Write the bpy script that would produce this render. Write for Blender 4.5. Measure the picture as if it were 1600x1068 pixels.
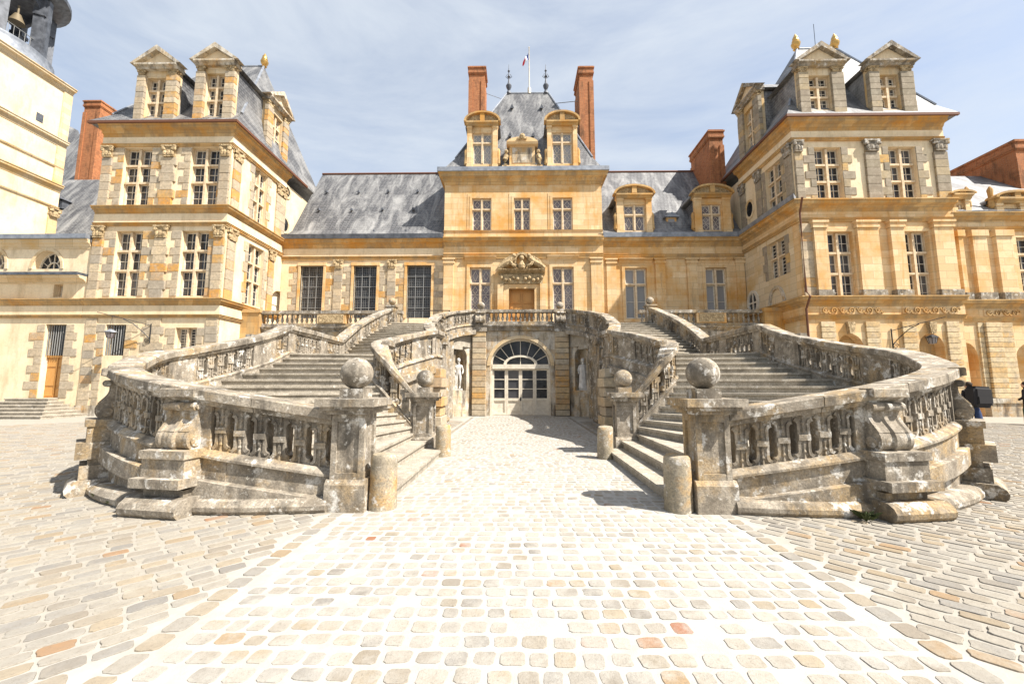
import bpy, bmesh, math, random
from mathutils import Vector, Matrix
R = random.Random(11)
scene = bpy.context.scene
for o in list(bpy.data.objects): bpy.data.objects.remove(o)
COL = scene.collection
# ------------------------------------------------------------------ camera
FPX, PCX, PCY = 622.0, 800.0, 534.0
PITCH = math.atan(68 / FPX); YAW = math.atan(9 / math.hypot(FPX, 68))
CAM = Vector((-0.15, 0, 1.6))
FW = Vector((-math.sin(YAW) * math.cos(PITCH), math.cos(YAW) * math.cos(PITCH), math.sin(PITCH)))
RT = Vector((math.cos(YAW), math.sin(YAW), 0)); UP = RT.cross(FW)
cam = bpy.data.cameras.new('camera'); camo = bpy.data.objects.new('camera', cam); COL.objects.link(camo)
cam.sensor_width = 36; cam.lens = FPX / 1600 * 36; cam.clip_end = 2000; cam.clip_start = .05
mt = Matrix((RT, UP, -FW)).transposed().to_4x4(); mt.translation = CAM; camo.matrix_world = mt
scene.camera = camo
def at(x, y, Y):                       # where the sight line through a photo pixel meets the wall plane at depth Y
    r = FW * FPX + RT * (x - PCX) + UP * (PCY - y); q = CAM + r * (Y / r.y); return q.x, q.z
# ------------------------------------------------------------------ sun, sky, exposure
SUN = Vector((.74, -.35, 1)).normalized()
world = bpy.data.worlds.new('World'); scene.world = world; world.use_nodes = True
wn = world.node_tree.nodes; wl = world.node_tree.links; wn.clear()
wo = wn.new('ShaderNodeOutputWorld'); bg = wn.new('ShaderNodeBackground'); sky = wn.new('ShaderNodeTexSky')
sky.sky_type = 'NISHITA'; sky.sun_disc = False; sky.sun_elevation = math.asin(SUN.z); sky.sun_rotation = math.atan2(SUN.x, SUN.y)
sky.air_density = 1.0; sky.dust_density = 2.0; sky.ozone_density = 1.0
bg.inputs[1].default_value = .1
wtc = wn.new('ShaderNodeTexCoord'); wmp = wn.new('ShaderNodeMapping'); wmp.inputs['Scale'].default_value = (1.1, 1.6, 4.2)
wno = wn.new('ShaderNodeTexNoise'); wno.inputs['Scale'].default_value = 1.35; wno.inputs['Detail'].default_value = 9; wno.inputs['Roughness'].default_value = .6; wno.inputs['Distortion'].default_value = .5
wra = wn.new('ShaderNodeValToRGB'); wra.color_ramp.elements[0].position = .36; wra.color_ramp.elements[1].position = .74
wra.color_ramp.elements[0].color = (.38, .38, .38, 1); wra.color_ramp.elements[1].color = (.97, .97, .97, 1)
wmi = wn.new('ShaderNodeMix'); wmi.data_type = 'RGBA'; wmi.inputs['B'].default_value = (3.75, 4.05, 4.4, 1)
wl.new(wtc.outputs['Generated'], wmp.inputs[0]); wl.new(wmp.outputs[0], wno.inputs[0]); wl.new(wno.outputs[0], wra.inputs[0])
wl.new(wra.outputs[0], wmi.inputs['Factor']); wl.new(sky.outputs[0], wmi.inputs['A']); wl.new(wmi.outputs['Result'], bg.inputs[0]); wl.new(bg.outputs[0], wo.inputs[0])
sl = bpy.data.lights.new('sun', 'SUN'); sl.energy = 5.0; sl.angle = math.radians(.55); sl.color = (1, .945, .87)
so = bpy.data.objects.new('sun', sl); COL.objects.link(so); so.rotation_euler = (-SUN).to_track_quat('-Z', 'Y').to_euler()
scene.view_settings.view_transform = 'Standard'; scene.view_settings.look = 'None'; scene.view_settings.gamma = 1
scene.view_settings.exposure = 1.12; scene.render.engine = 'CYCLES'
# ------------------------------------------------------------------ materials
class NT:
    def __init__(s, name):
        s.m = bpy.data.materials.new(name); s.m.use_nodes = True; s.t = s.m.node_tree; s.n = s.t.nodes
        s.b = s.n['Principled BSDF']; s.pos = s.n.new('ShaderNodeNewGeometry').outputs['Position']
    def link(s, a, b): s.t.links.new(a, b)
    def mapping(s, scale): 
        m = s.n.new('ShaderNodeMapping'); m.inputs['Scale'].default_value = scale; s.link(s.pos, m.inputs[0]); return m.outputs[0]
    def noise(s, scale, detail=6, rough=.6, vec=None, dist=0):
        n = s.n.new('ShaderNodeTexNoise'); n.inputs['Scale'].default_value = scale; n.inputs['Detail'].default_value = detail
        n.inputs['Roughness'].default_value = rough; n.inputs['Distortion'].default_value = dist; s.link(vec or s.pos, n.inputs[0]); return n.outputs[0]
    def ramp(s, fac, stops):
        r = s.n.new('ShaderNodeValToRGB'); e = r.color_ramp.elements
        while len(e) < len(stops): e.new(.5)
        for i, (p, c) in enumerate(stops):
            e[i].position = p; e[i].color = (c, c, c, 1) if isinstance(c, (int, float)) else (*c, 1)
        s.link(fac, r.inputs[0]); return r.outputs[0]
    def mix(s, fac, a, b, mode='MIX'):
        m = s.n.new('ShaderNodeMix'); m.data_type = 'RGBA'; m.blend_type = mode
        for v, k in ((fac, 'Factor'), (a, 'A'), (b, 'B')):
            if isinstance(v, (int, float)): m.inputs[k].default_value = v
            elif isinstance(v, tuple): m.inputs[k].default_value = (*v, 1)
            else: s.link(v, m.inputs[k])
        return m.outputs['Result']
    def bump(s, h, strength=.4, dist=.02):
        b = s.n.new('ShaderNodeBump'); b.inputs['Strength'].default_value = strength; b.inputs['Distance'].default_value = dist
        s.link(h, b.inputs['Height']); s.link(b.outputs[0], s.b.inputs['Normal'])
    def done(s, col, rough=.85, spec=.3, metal=0):
        if isinstance(col, tuple): s.b.inputs['Base Color'].default_value = (*col, 1)
        else: s.link(col, s.b.inputs['Base Color'])
        s.b.inputs['Roughness'].default_value = rough; s.b.inputs['Specular IOR Level'].default_value = spec; s.b.inputs['Metallic'].default_value = metal
        return s.m
    def uv(s):                         # (x+y, z): runs along any axis-aligned wall
        x = s.n.new('ShaderNodeSeparateXYZ'); s.link(s.pos, x.inputs[0]); a = s.n.new('ShaderNodeMath'); s.link(x.outputs[0], a.inputs[0]); s.link(x.outputs[1], a.inputs[1])
        c = s.n.new('ShaderNodeCombineXYZ'); s.link(a.outputs[0], c.inputs[0]); s.link(x.outputs[2], c.inputs[1]); return c.outputs[0]
    def brick(s, c1, c2, cm, w, h, mortar=.006, vec=None):
        b = s.n.new('ShaderNodeTexBrick'); b.inputs['Scale'].default_value = 1; b.inputs['Brick Width'].default_value = w; b.inputs['Row Height'].default_value = h
        b.inputs['Mortar Size'].default_value = mortar; b.inputs['Mortar Smooth'].default_value = .3
        for k, c in (('Color1', c1), ('Color2', c2), ('Mortar', cm)): b.inputs[k].default_value = (*c, 1)
        s.link(vec or s.uv(), b.inputs[0]); return b.outputs['Color'], b.outputs['Fac']
    def rnd(s): return s.n.new('ShaderNodeObjectInfo').outputs['Random']
M = {}
def weathered(name, c1, c2, dark, white, orange):
    t = NT(name); n2 = t.noise(5, 10, .65); n3 = t.noise(38, 6, .7)
    c = t.mix(t.ramp(n2, [(.38, 0), (.6, 1)]), c1, c2)
    c = t.mix(t.ramp(t.noise(1.1, 8, .7), [(.5, 0), (.62, .75)]), c, orange) if orange else c
    st = t.noise(1.0, 8, .7, t.mapping((2.2, 2.2, .7)))
    c = t.mix(t.ramp(st, [(dark, 0), (dark + .14, .8)]), c, (.07, .062, .052))
    c = t.mix(t.ramp(t.noise(4.3, 9, .68), [(white, 0), (white + .06, .9)]), c, (.66, .63, .57))
    c = t.mix(t.ramp(n3, [(.36, .45), (.58, 1)]), (.09, .08, .065), c, 'MIX')
    c = t.mix(t.ramp(t.noise(2.2, 9, .72), [(.36, .5), (.5, 0)]), c, (.13, .11, .085)); c = t.mix(t.ramp(t.noise(11, 8, .7), [(.6, 0), (.68, .8)]), c, (.62, .58, .5))
    h = t.mix(.5, n2, n3); t.bump(h, .7, .02)
    return t.done(c, .93, .15)
M['stair'] = weathered('weathered stair stone', (.45, .395, .315), (.26, .22, .168), .485, .56, (.40, .27, .12))
M['step'] = weathered('worn step stone', (.47, .42, .34), (.36, .32, .255), .58, .62, None)
M['lichen'] = weathered('lichen covered bollard stone', (.42, .36, .27), (.34, .29, .2), .62, .58, (.5, .27, .06))
def ashlar(name, a, b, o, w=.95, h=.4, dk=.66):
    t = NT(name); c, fac = t.brick(a, b, tuple(v * .5 for v in a), w, h, .009)
    c = t.mix(t.ramp(t.noise(.55, 7, .65), [(.46, 0), (.66, .85)]), c, o)
    c = t.mix(t.ramp(t.noise(1.3, 7, .65, t.mapping((2.5, 2.5, .25))), [(.56, 0), (.7, .6)]), c, tuple(v * .9 for v in o))
    c = t.mix(t.ramp(t.noise(.8, 8, .7, t.mapping((2.2, 2.2, .4))), [(dk - .08, 0), (dk + .06, .55)]), c, (.22, .17, .11))
    c = t.mix(t.ramp(t.noise(14, 8, .7), [(.3, .8), (.6, 1)]), (.25, .19, .11), c)
    t.bump(t.mix(.35, fac, t.noise(22, 6, .7)), .25, .015); return t.done(c, .9, .2)
M['ochre'] = ashlar('ochre ashlar limestone', (.72, .545, .325), (.6, .415, .215), (.57, .28, .06))
M['ochre_trim'] = ashlar('stained ochre moulding', (.58, .39, .18), (.40, .25, .1), (.52, .24, .04), .8, .31, .55)
M['pale'] = ashlar('pale cream limestone', (.68, .56, .38), (.55, .43, .27), (.56, .36, .14))
t = NT('stained gateway limestone'); c, fac = t.brick((.5, .41, .28), (.38, .32, .235), (.25, .2, .14), .62, .34, .008)
c = t.mix(t.ramp(t.noise(.9, 8, .7), [(.5, 0), (.62, .8)]), c, (.5, .28, .09)); c = t.mix(t.ramp(t.noise(1.4, 9, .72), [(.46, 0), (.57, .8)]), c, (.6, .56, .48))
c = t.mix(t.ramp(t.noise(1.2, 9, .72, t.mapping((2.4, 2.4, .5))), [(.49, 0), (.62, .85)]), c, (.1, .085, .07)); c = t.mix(t.ramp(t.noise(14, 8, .7), [(.3, .6), (.6, 1)]), (.16, .13, .09), c)
t.bump(t.mix(.35, fac, t.noise(22, 6, .7)), .4, .02); M['gate'] = t.done(c, .92, .15)
t = NT('cream lime plaster'); c = t.mix(t.ramp(t.noise(.7, 8, .65), [(.35, 0), (.7, 1)]), (.76, .64, .45), (.67, .51, .31))
c = t.mix(t.ramp(t.noise(1.1, 9, .7, t.mapping((1.5, 1.5, .4))), [(.5, 0), (.66, .65)]), c, (.46, .36, .22)); c = t.mix(t.ramp(t.noise(9, 8, .7), [(.3, .65), (.55, 1)]), (.42, .34, .23), c); t.bump(t.noise(30, 6), .25, .012); M['plaster'] = t.done(c, .92, .15)
def blocks(name, stops):
    t = NT(name); c = t.ramp(t.rnd(), stops); c = t.mix(t.ramp(t.noise(2.3, 8, .7), [(.48, 0), (.64, .6)]), c, (.45, .39, .3)); c = t.mix(t.ramp(t.noise(7, 8, .7), [(.32, .35), (.6, 1)]), (.2, .165, .12), c)
    t.bump(t.noise(20, 8, .7), .5, .015); return t.done(c, .92, .15)
M['quoin'] = blocks('mixed grey and orange block', [(0, (.36, .29, .2)), (.22, (.52, .42, .29)), (.4, (.31, .27, .215)), (.58, (.58, .46, .3)), (.74, (.42, .34, .24)), (.81, (.55, .27, .06)), (1, (.52, .31, .11))])
M['quoin_grey'] = blocks('grey brown sandstone block', [(0, (.26, .215, .16)), (.4, (.34, .285, .21)), (.7, (.23, .2, .15)), (.92, (.42, .33, .2)), (1, (.55, .33, .1))])
M['band_block'] = blocks('banded pier block', [(0, (.45, .38, .28)), (.35, (.55, .46, .32)), (.6, (.56, .38, .18)), (.8, (.4, .35, .28)), (1, (.55, .31, .1))])
t = NT('slate'); st = t.noise(1.0, 9, .7, t.mapping((1.3, .4, .4)), .6)
c, fac = t.brick((.10, .10, .104), (.15, .15, .152), (.035, .035, .036), .26, .17, .022)
c = t.mix(t.ramp(st, [(.44, 0), (.66, .85)]), c, (.36, .355, .34)); c = t.mix(t.ramp(t.noise(12, 8, .7), [(.3, .6), (.6, 1)]), (.06, .06, .065), c)
t.bump(t.mix(.5, fac, t.noise(25, 5)), .5, .02); M['slate'] = t.done(c, .55, .45)
t = NT('lead sheet'); c = t.mix(t.ramp(t.noise(3, 7), [(.35, 0), (.7, 1)]), (.16, .175, .2), (.3, .32, .35)); M['lead'] = t.done(c, .5, .5, .3)
t = NT('dark lead'); c = t.mix(t.ramp(t.noise(3, 7), [(.35, 0), (.7, 1)]), (.05, .055, .065), (.13, .14, .16)); M['darklead'] = t.done(c, .55, .5, .2)
t = NT('red brick'); c, fac = t.brick((.44, .165, .065), (.32, .11, .045), (.34, .22, .13), .24, .075, .008)
c = t.mix(t.ramp(t.noise(1.0, 9, .75, t.mapping((2, 2, .7))), [(.5, 0), (.66, .75)]), c, (.08, .05, .03)); c = t.mix(t.ramp(t.noise(3, 9, .7), [(.58, 0), (.68, .7)]), c, (.42, .2, .1)); t.bump(fac, .6, .02); M['brick'] = t.done(c, .9, .15)
t = NT('window glass'); c = t.mix(t.ramp(t.noise(.9, 3), [(.4, 0), (.6, 1)]), (.015, .017, .02), (.05, .05, .055)); c = t.mix(t.ramp(t.rnd(), [(.6, 0), (.95, .6)]), c, (.16, .15, .14)); t.bump(t.noise(1.6, 3), .25, .05); M['glass'] = t.done(c, .1, .3)
t = NT('curtained glass'); c = t.mix(t.rnd(), (.30, .3, .3), (.17, .165, .155)); M['curtain'] = t.done(c, .2, .5)
t = NT('leaded glass'); c = t.mix(t.ramp(t.noise(1.5, 3), [(.4, 0), (.6, 1)]), (.13, .11, .115), (.22, .2, .2)); M['leadglass'] = t.done(c, .2, .5)
t = NT('white painted wood'); c = t.mix(t.ramp(t.noise(6, 8), [(.35, 0), (.6, 1)]), (.55, .49, .39), (.68, .62, .51)); M['paint'] = t.done(c, .6, .3)
t = NT('cream window stone'); c = t.mix(t.ramp(t.noise(6, 8), [(.35, 0), (.6, 1)]), (.5, .37, .22), (.64, .51, .35)); M['mullion'] = t.done(c, .8, .2)
t = NT('varnished oak'); c = t.mix(t.ramp(t.noise(3, 8, .6, t.mapping((14, 14, 1))), [(.3, 0), (.7, 1)]), (.42, .2, .05), (.55, .29, .09)); M['oak'] = t.done(c, .5, .35)
t = NT('bell bronze'); M['bronze'] = t.done((.16, .125, .075), .65, .4, .3)
t = NT('rust brown metal'); M['rust'] = t.done((.13, .055, .03), .7, .3)
t = NT('black iron'); M['iron'] = t.done((.025, .025, .027), .5, .4, .4)
t = NT('grey zinc bars'); M['bars'] = t.done((.24, .24, .23), .5, .4, .3)
t = NT('gilded metal'); M['gold'] = t.done((.6, .37, .12), .35, .5, .8)
t = NT('white marble'); c = t.mix(t.ramp(t.noise(5, 8), [(.35, 0), (.7, 1)]), (.5, .48, .44), (.74, .72, .68)); M['marble'] = t.done(c, .7, .3)
t = NT('carved limestone'); n = t.noise(5.5, 6, .7, None, 1.5); c = t.mix(t.ramp(n, [(.4, 0), (.62, 1)]), (.24, .17, .09), (.6, .46, .27)); t.bump(n, 1, .09); M['carved'] = t.done(c, .9, .15)
def flat(name, col, rough=.8): M[name] = NT(name).done(col, rough, .3)
flat('black cloth', (.022, .021, .022)); flat('blue jeans', (.03, .05, .12)); flat('dark coat', (.02, .018, .02)); flat('skin', (.5, .3, .2)); flat('red cloth', (.4, .03, .02))
flat('green case', (.015, .05, .035), .5); flat('hair', (.04, .025, .015)); flat('orange paint', (.6, .25, .05), .5); flat('white cloth', (.75, .75, .75)); flat('flag blue', (.03, .06, .3)); flat('flag red', (.6, .02, .04))
t = NT('weed leaf'); c = t.ramp(t.rnd(), [(0, (.045, .06, .02)), (1, (.08, .085, .035))]); M['leaf'] = t.done(c, .7, .2)
def cobble(name, fac_fn, stops, dust=.52, dcol=(.32, .29, .235)):
    t = NT(name); c = t.ramp(fac_fn(t), stops); c = t.mix(t.ramp(t.noise(11, 9, .7), [(.3, .55), (.58, 1)]), (.2, .17, .13), c)
    c = t.mix(t.ramp(t.noise(2.1, 8, .7), [(dust, 0), (dust + .16, .85)]), c, dcol); c = t.mix(t.ramp(t.noise(55, 6, .75), [(.36, .6), (.46, 1)]), (.14, .12, .095), c); t.bump(t.mix(.5, t.noise(24, 8, .7), t.noise(70, 6, .7)), .7, .014); return t.done(c, .92, .15)
def attr(t): a = t.n.new('ShaderNodeAttribute'); a.attribute_name = 'tone'; return a.outputs['Fac']
DR = [(0, (.30, .275, .235)), (.3, (.33, .3, .25)), (.48, (.25, .235, .21)), (.66, (.325, .275, .2)), (.8, (.205, .193, .175)), (.93, (.30, .245, .165)), (.975, (.30, .2, .11)), (.995, (.27, .115, .06))]
SD = [(0, (.275, .255, .22)), (.3, (.30, .272, .225)), (.5, (.235, .222, .2)), (.7, (.3, .25, .18)), (.87, (.2, .19, .174)), (.96, (.27, .215, .145)), (.988, (.28, .19, .11)), (1, (.25, .14, .08))]
M['cob_drive'] = cobble('bleached drive sett', NT.rnd, DR, .42, (.35, .33, .29)); M['cob_drive_far'] = cobble('bleached drive setts', attr, DR, .40, (.35, .33, .29))
M['cob_side'] = cobble('courtyard sett', NT.rnd, SD); M['cob_side_far'] = cobble('courtyard setts', attr, SD)
t = NT('sand joint'); x = t.n.new('ShaderNodeSeparateXYZ'); t.link(t.pos, x.inputs[0]); a = t.n.new('ShaderNodeMath'); a.operation = 'ABSOLUTE'; t.link(x.outputs[0], a.inputs[0])
w_ = t.n.new('ShaderNodeMath'); w_.operation = 'MULTIPLY_ADD'; t.link(t.noise(.8, 6, .7), w_.inputs[0]); w_.inputs[1].default_value = -3.2; t.link(a.outputs[0], w_.inputs[2]); g = t.n.new('ShaderNodeMapRange'); t.link(w_.outputs[0], g.inputs[0]); g.inputs[1].default_value = .7; g.inputs[2].default_value = 1.6; g.inputs[3].default_value = 1; g.inputs[4].default_value = 0
c = t.mix(t.ramp(t.noise(6, 9, .7), [(.3, 0), (.65, 1)]), (.265, .24, .2), (.335, .31, .265)); d = t.mix(t.ramp(t.noise(5, 9, .7), [(.3, 0), (.6, 1)]), (.33, .31, .275), (.40, .38, .345))
c = t.mix(g.outputs[0], c, d); t.bump(t.noise(60, 8, .75), .5, .01); M['sand'] = t.done(c, .95, .1)
# ------------------------------------------------------------------ geometry helpers
class Fr:                              # a wall frame: u along the wall, d outwards, z up
    def __init__(s, O, U, N): s.O, s.U, s.N = Vector(O), Vector(U), Vector(N)
    def p(s, u, d, z): return s.O + s.U * u + s.N * d + Vector((0, 0, z))
def front(Y): return Fr((0, Y, 0), (1, 0, 0), (0, -1, 0))
WORLD = Fr((0, 0, 0), (1, 0, 0), (0, 1, 0))
class MB:
    def __init__(s, fr=WORLD, sx=1): s.v, s.f, s.fr, s.sx, s.smooth = [], [], fr, sx, False
    def add(s, pts, faces):
        b = len(s.v)
        for p in pts:
            q = s.fr.p(*p); s.v.append((q.x * s.sx, q.y, q.z))
        s.f += [tuple(b + i for i in f) for f in faces]
    def box(s, u0, u1, d0, d1, z0, z1):
        if u1 < u0: u0, u1 = u1, u0
        if d1 < d0: d0, d1 = d1, d0
        s.add([(u0, d0, z0), (u1, d0, z0), (u1, d1, z0), (u0, d1, z0), (u0, d0, z1), (u1, d0, z1), (u1, d1, z1), (u0, d1, z1)],
              [(0, 1, 2, 3), (4, 5, 6, 7), (0, 1, 5, 4), (1, 2, 6, 5), (2, 3, 7, 6), (3, 0, 4, 7)])
    def poly(s, uz, d0, d1):           # a plate with outline in (u, z)
        n = len(uz); s.add([(u, d0, z) for u, z in uz] + [(u, d1, z) for u, z in uz],
                           [tuple(range(n)), tuple(range(n, 2 * n))] + [(i, (i + 1) % n, n + (i + 1) % n, n + i) for i in range(n)])
    def plan(s, ud, z0, z1):           # a slab with outline in (u, d)
        n = len(ud); s.add([(u, d, z0) for u, d in ud] + [(u, d, z1) for u, d in ud],
                           [tuple(range(n)), tuple(range(n, 2 * n))] + [(i, (i + 1) % n, n + (i + 1) % n, n + i) for i in range(n)])
    def prof(s, u0, u1, dz, m0=0, m1=0):   # a moulding with outline in (d, z), ends mitred
        n = len(dz); s.add([(u0 - d * m0, d, z) for d, z in dz] + [(u1 + d * m1, d, z) for d, z in dz],
                           [tuple(range(n)), tuple(range(n, 2 * n))] + [(i, (i + 1) % n, n + (i + 1) % n, n + i) for i in range(n)])
    def lathe(s, prof, u, d, n=20, smooth=True):
        k = len(prof); pts = []
        for r, z in prof:
            for i in range(n): a = 2 * math.pi * i / n; pts.append((u + r * math.cos(a), d + r * math.sin(a), z))
        fs = [(j * n + i, j * n + (i + 1) % n, (j + 1) * n + (i + 1) % n, (j + 1) * n + i) for j in range(k - 1) for i in range(n)]
        s.add(pts, fs + [tuple(range(n)), tuple(range((k - 1) * n, k * n))]); s.smooth = s.smooth or smooth
    def tube(s, pts, r, n=6):
        pts = [Vector(p) for p in pts]; V = []
        for i, p in enumerate(pts):
            t = (pts[min(i + 1, len(pts) - 1)] - pts[max(i - 1, 0)]).normalized(); a = t.cross(Vector((0, 0, 1)))
            a = a.normalized() if a.length > 1e-3 else Vector((1, 0, 0)); b = t.cross(a)
            V += [tuple(p + (a * math.cos(q) + b * math.sin(q)) * r) for q in (2 * math.pi * k / n for k in range(n))]
        m = len(pts); s.add(V, [(j * n + i, j * n + (i + 1) % n, (j + 1) * n + (i + 1) % n, (j + 1) * n + i) for j in range(m - 1) for i in range(n)] + [tuple(range(n)), tuple(range((m - 1) * n, m * n))])
    def wall(s, u0, u1, z0, z1, d0, d1, holes=()):
        us = sorted({u0, u1, *[min(max(h[i], u0), u1) for h in holes for i in (0, 1)]})
        for a, b in zip(us, us[1:]):
            if b - a < 1e-4: continue
            c = (a + b) / 2; z = z0
            for h in sorted([h for h in holes if h[0] < c < h[1]], key=lambda h: h[2]):
                if h[2] > z: s.box(a, b, d0, d1, z, h[2])
                z = h[3]
            if z < z1: s.box(a, b, d0, d1, z, z1)
    def arch(s, u0, u1, zs, zt, d0, d1, n=14):   # fills the corners above a half-ellipse inside [u0,u1]x[zs,zt]
        c, a, h = (u0 + u1) / 2, (u1 - u0) / 2, zt - zs
        P = [(c - a * math.cos(math.pi * i / n), zs + (h - .002) * math.sin(math.pi * i / n)) for i in range(n + 1)]
        for p, q in zip(P, P[1:]): s.poly([p, q, (q[0], zt), (p[0], zt)], d0, d1)
    def ring(s, uc, zs, a, b, a2, b2, d0, d1, n=18, t0=0, t1=math.pi):   # a flat arched band
        for i in range(n):
            t, q = t0 + (t1 - t0) * i / n, t0 + (t1 - t0) * (i + 1) / n
            s.poly([(uc + a * math.cos(t), zs + b * math.sin(t)), (uc + a * math.cos(q), zs + b * math.sin(q)), (uc + a2 * math.cos(q), zs + b2 * math.sin(q)), (uc + a2 * math.cos(t), zs + b2 * math.sin(t))], d0, d1)
    def half(s, uc, zs, a, b, d0, d1, n=20): s.poly([(uc + a * math.cos(math.pi * i / n), zs + b * math.sin(math.pi * i / n)) for i in range(n + 1)], d0, d1)
    def sphere(s, c, r, nu=24, nv=14, sz=1):
        s.lathe([(max(r * math.sin(math.pi * j / nv), 1e-4), c[2] - r * sz * math.cos(math.pi * j / nv)) for j in range(nv + 1)], c[0], c[1], nu)
    def mesh(s, name):
        me = bpy.data.meshes.new(name); me.from_pydata(s.v, [], s.f); bm = bmesh.new(); bm.from_mesh(me)
        bmesh.ops.recalc_face_normals(bm, faces=bm.faces); bm.to_mesh(me); bm.free()
        if s.smooth:
            me.polygons.foreach_set('use_smooth', [True] * len(me.polygons))
            try: me.set_sharp_from_angle(angle=math.radians(38))
            except Exception: pass
        return me
    def build(s, name, mat, parent=None): return link(name, s.mesh(name), mat, parent)
def link(name, me, mat, parent=None):
    if mat and not me.materials: me.materials.append(M[mat])
    o = bpy.data.objects.new(name, me); COL.objects.link(o); adopt(o, parent); return o
def adopt(o, parent):
    if parent is not None:
        o.parent = parent
        if parent.type == 'EMPTY': o.matrix_parent_inverse = Matrix.Translation(-parent.location)
def tag(o, label, cat, group=None):
    o['label'] = label; o['category'] = cat
    if group: o['group'] = group
    return o
def thing(name, label, cat, loc, group=None):
    o = bpy.data.objects.new(name, None); COL.objects.link(o); o.location = loc; o.empty_display_size = .3; return tag(o, label, cat, group)
def struct(o): o['kind'] = 'structure'; return o
def unit_block():
    bm = bmesh.new(); bmesh.ops.create_cube(bm, size=1); bmesh.ops.bevel(bm, geom=list(bm.edges), offset=.035, segments=1, affect='EDGES'); me = bpy.data.meshes.new('stone_block'); bm.to_mesh(me); bm.free(); return me
BLK = {k: unit_block() for k in ('quoin', 'quoin_grey', 'band_block')}
for k, me in BLK.items(): me.materials.append(M[k])
def block(parent, fr, u0, u1, d0, d1, z0, z1, kind='quoin', name='stone_block'):
    a, b = fr.p(u0, d0, z0), fr.p(u1, d1, z1); o = bpy.data.objects.new(name, BLK[kind]); COL.objects.link(o)
    o.location = (a + b) / 2; o.scale = [abs(b[i] - a[i]) for i in range(3)]; adopt(o, parent); return o
def jamb(parent, fr, u0, u1, z0, z1, kind='quoin', course=.42, dp=.035, sides=(1, 1), long=.62, short=.34):   # toothed blocks either side of an opening
    n = max(1, round((z1 - z0) / course)); h = (z1 - z0) / n
    for i in range(n):
        w = (long if i % 2 else short) * R.uniform(.88, 1.12)
        if sides[0]: block(parent, fr, u0 - w, u0 - .004, -.2, dp + R.uniform(-.008, .008), z0 + i * h + .008, z0 + (i + 1) * h - .008, kind)
        w = (long if i % 2 else short) * R.uniform(.88, 1.12)
        if sides[1]: block(parent, fr, u1 + .004, u1 + w, -.2, dp + R.uniform(-.008, .008), z0 + i * h + .008, z0 + (i + 1) * h - .008, kind)
def stack(parent, fr, u0, u1, z0, z1, kind='quoin', course=.46, dp=.12, tooth=.0):
    n = max(1, round((z1 - z0) / course)); h = (z1 - z0) / n
    for i in range(n):
        e = tooth if i % 2 else 0
        block(parent, fr, u0 - e, u1 + e, -.1, dp + R.uniform(-.008, .008), z0 + i * h + .006, z0 + (i + 1) * h - .006, kind)
def capital_mesh():
    m = MB(); m.box(-.5, .5, -.5, .5, .86, 1); m.plan([(-.36, -.4), (.36, -.4), (.36, .4), (-.36, .4)], 0, .1)
    for x in (-1, 1):
        for y in (-1, 1): m.lathe([(.02, .5), (.16, .56), (.19, .7), (.14, .84), (.02, .87)], x * .36, y * .36, 8)
    for x in (-.26, 0, .26):
        for y in (-1, 1): m.lathe([(.05, .1), (.13, .16), (.15, .34), (.11, .5), (.03, .56)], x, y * .34, 7)
    m.box(-.34, .34, -.36, .36, .08, .88); return m.mesh('capital')
CAPM = {}
def capital(parent, fr, u, d, w, z0, z1, mat='carved', depth=None):
    if mat not in CAPM: CAPM[mat] = capital_mesh(); CAPM[mat].materials.append(M[mat])
    o = bpy.data.objects.new('capital', CAPM[mat]); COL.objects.link(o); o.location = fr.p(u, d, z0)
    dd = depth or w * .8; o.scale = (w, dd, z1 - z0) if abs(fr.U.x) > .5 else (dd, w, z1 - z0); adopt(o, parent); return o
def lattice(m, u0, u1, z0, z1, d, w=.018, nz=2):   # leaded diamonds
    uc = (u0 + u1) / 2; h = (z1 - z0) / nz
    for k in range(nz):
        zc = z0 + (k + .5) * h; a, b = (u1 - u0) * .34, h * .4
        Q = [(uc, zc - b), (uc + a, zc), (uc, zc + b), (uc - a, zc)]
        for (p, q) in zip(Q, Q[1:] + Q[:1]):
            L = math.hypot(q[0] - p[0], q[1] - p[1]); nx, nz_ = -(q[1] - p[1]) / L * w / 2, (q[0] - p[0]) / L * w / 2
            m.poly([(p[0] + nx, p[1] + nz_), (q[0] + nx, q[1] + nz_), (q[0] - nx, q[1] - nz_), (p[0] - nx, p[1] - nz_)], d, d + .012)
        m.box(u0, uc - a, d, d + .012, zc - w / 2, zc + w / 2); m.box(uc + a, u1, d, d + .012, zc - w / 2, zc + w / 2)
        if k: m.box(u0, u1, d, d + .012, z0 + k * h - w / 2, z0 + k * h + w / 2)
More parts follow.
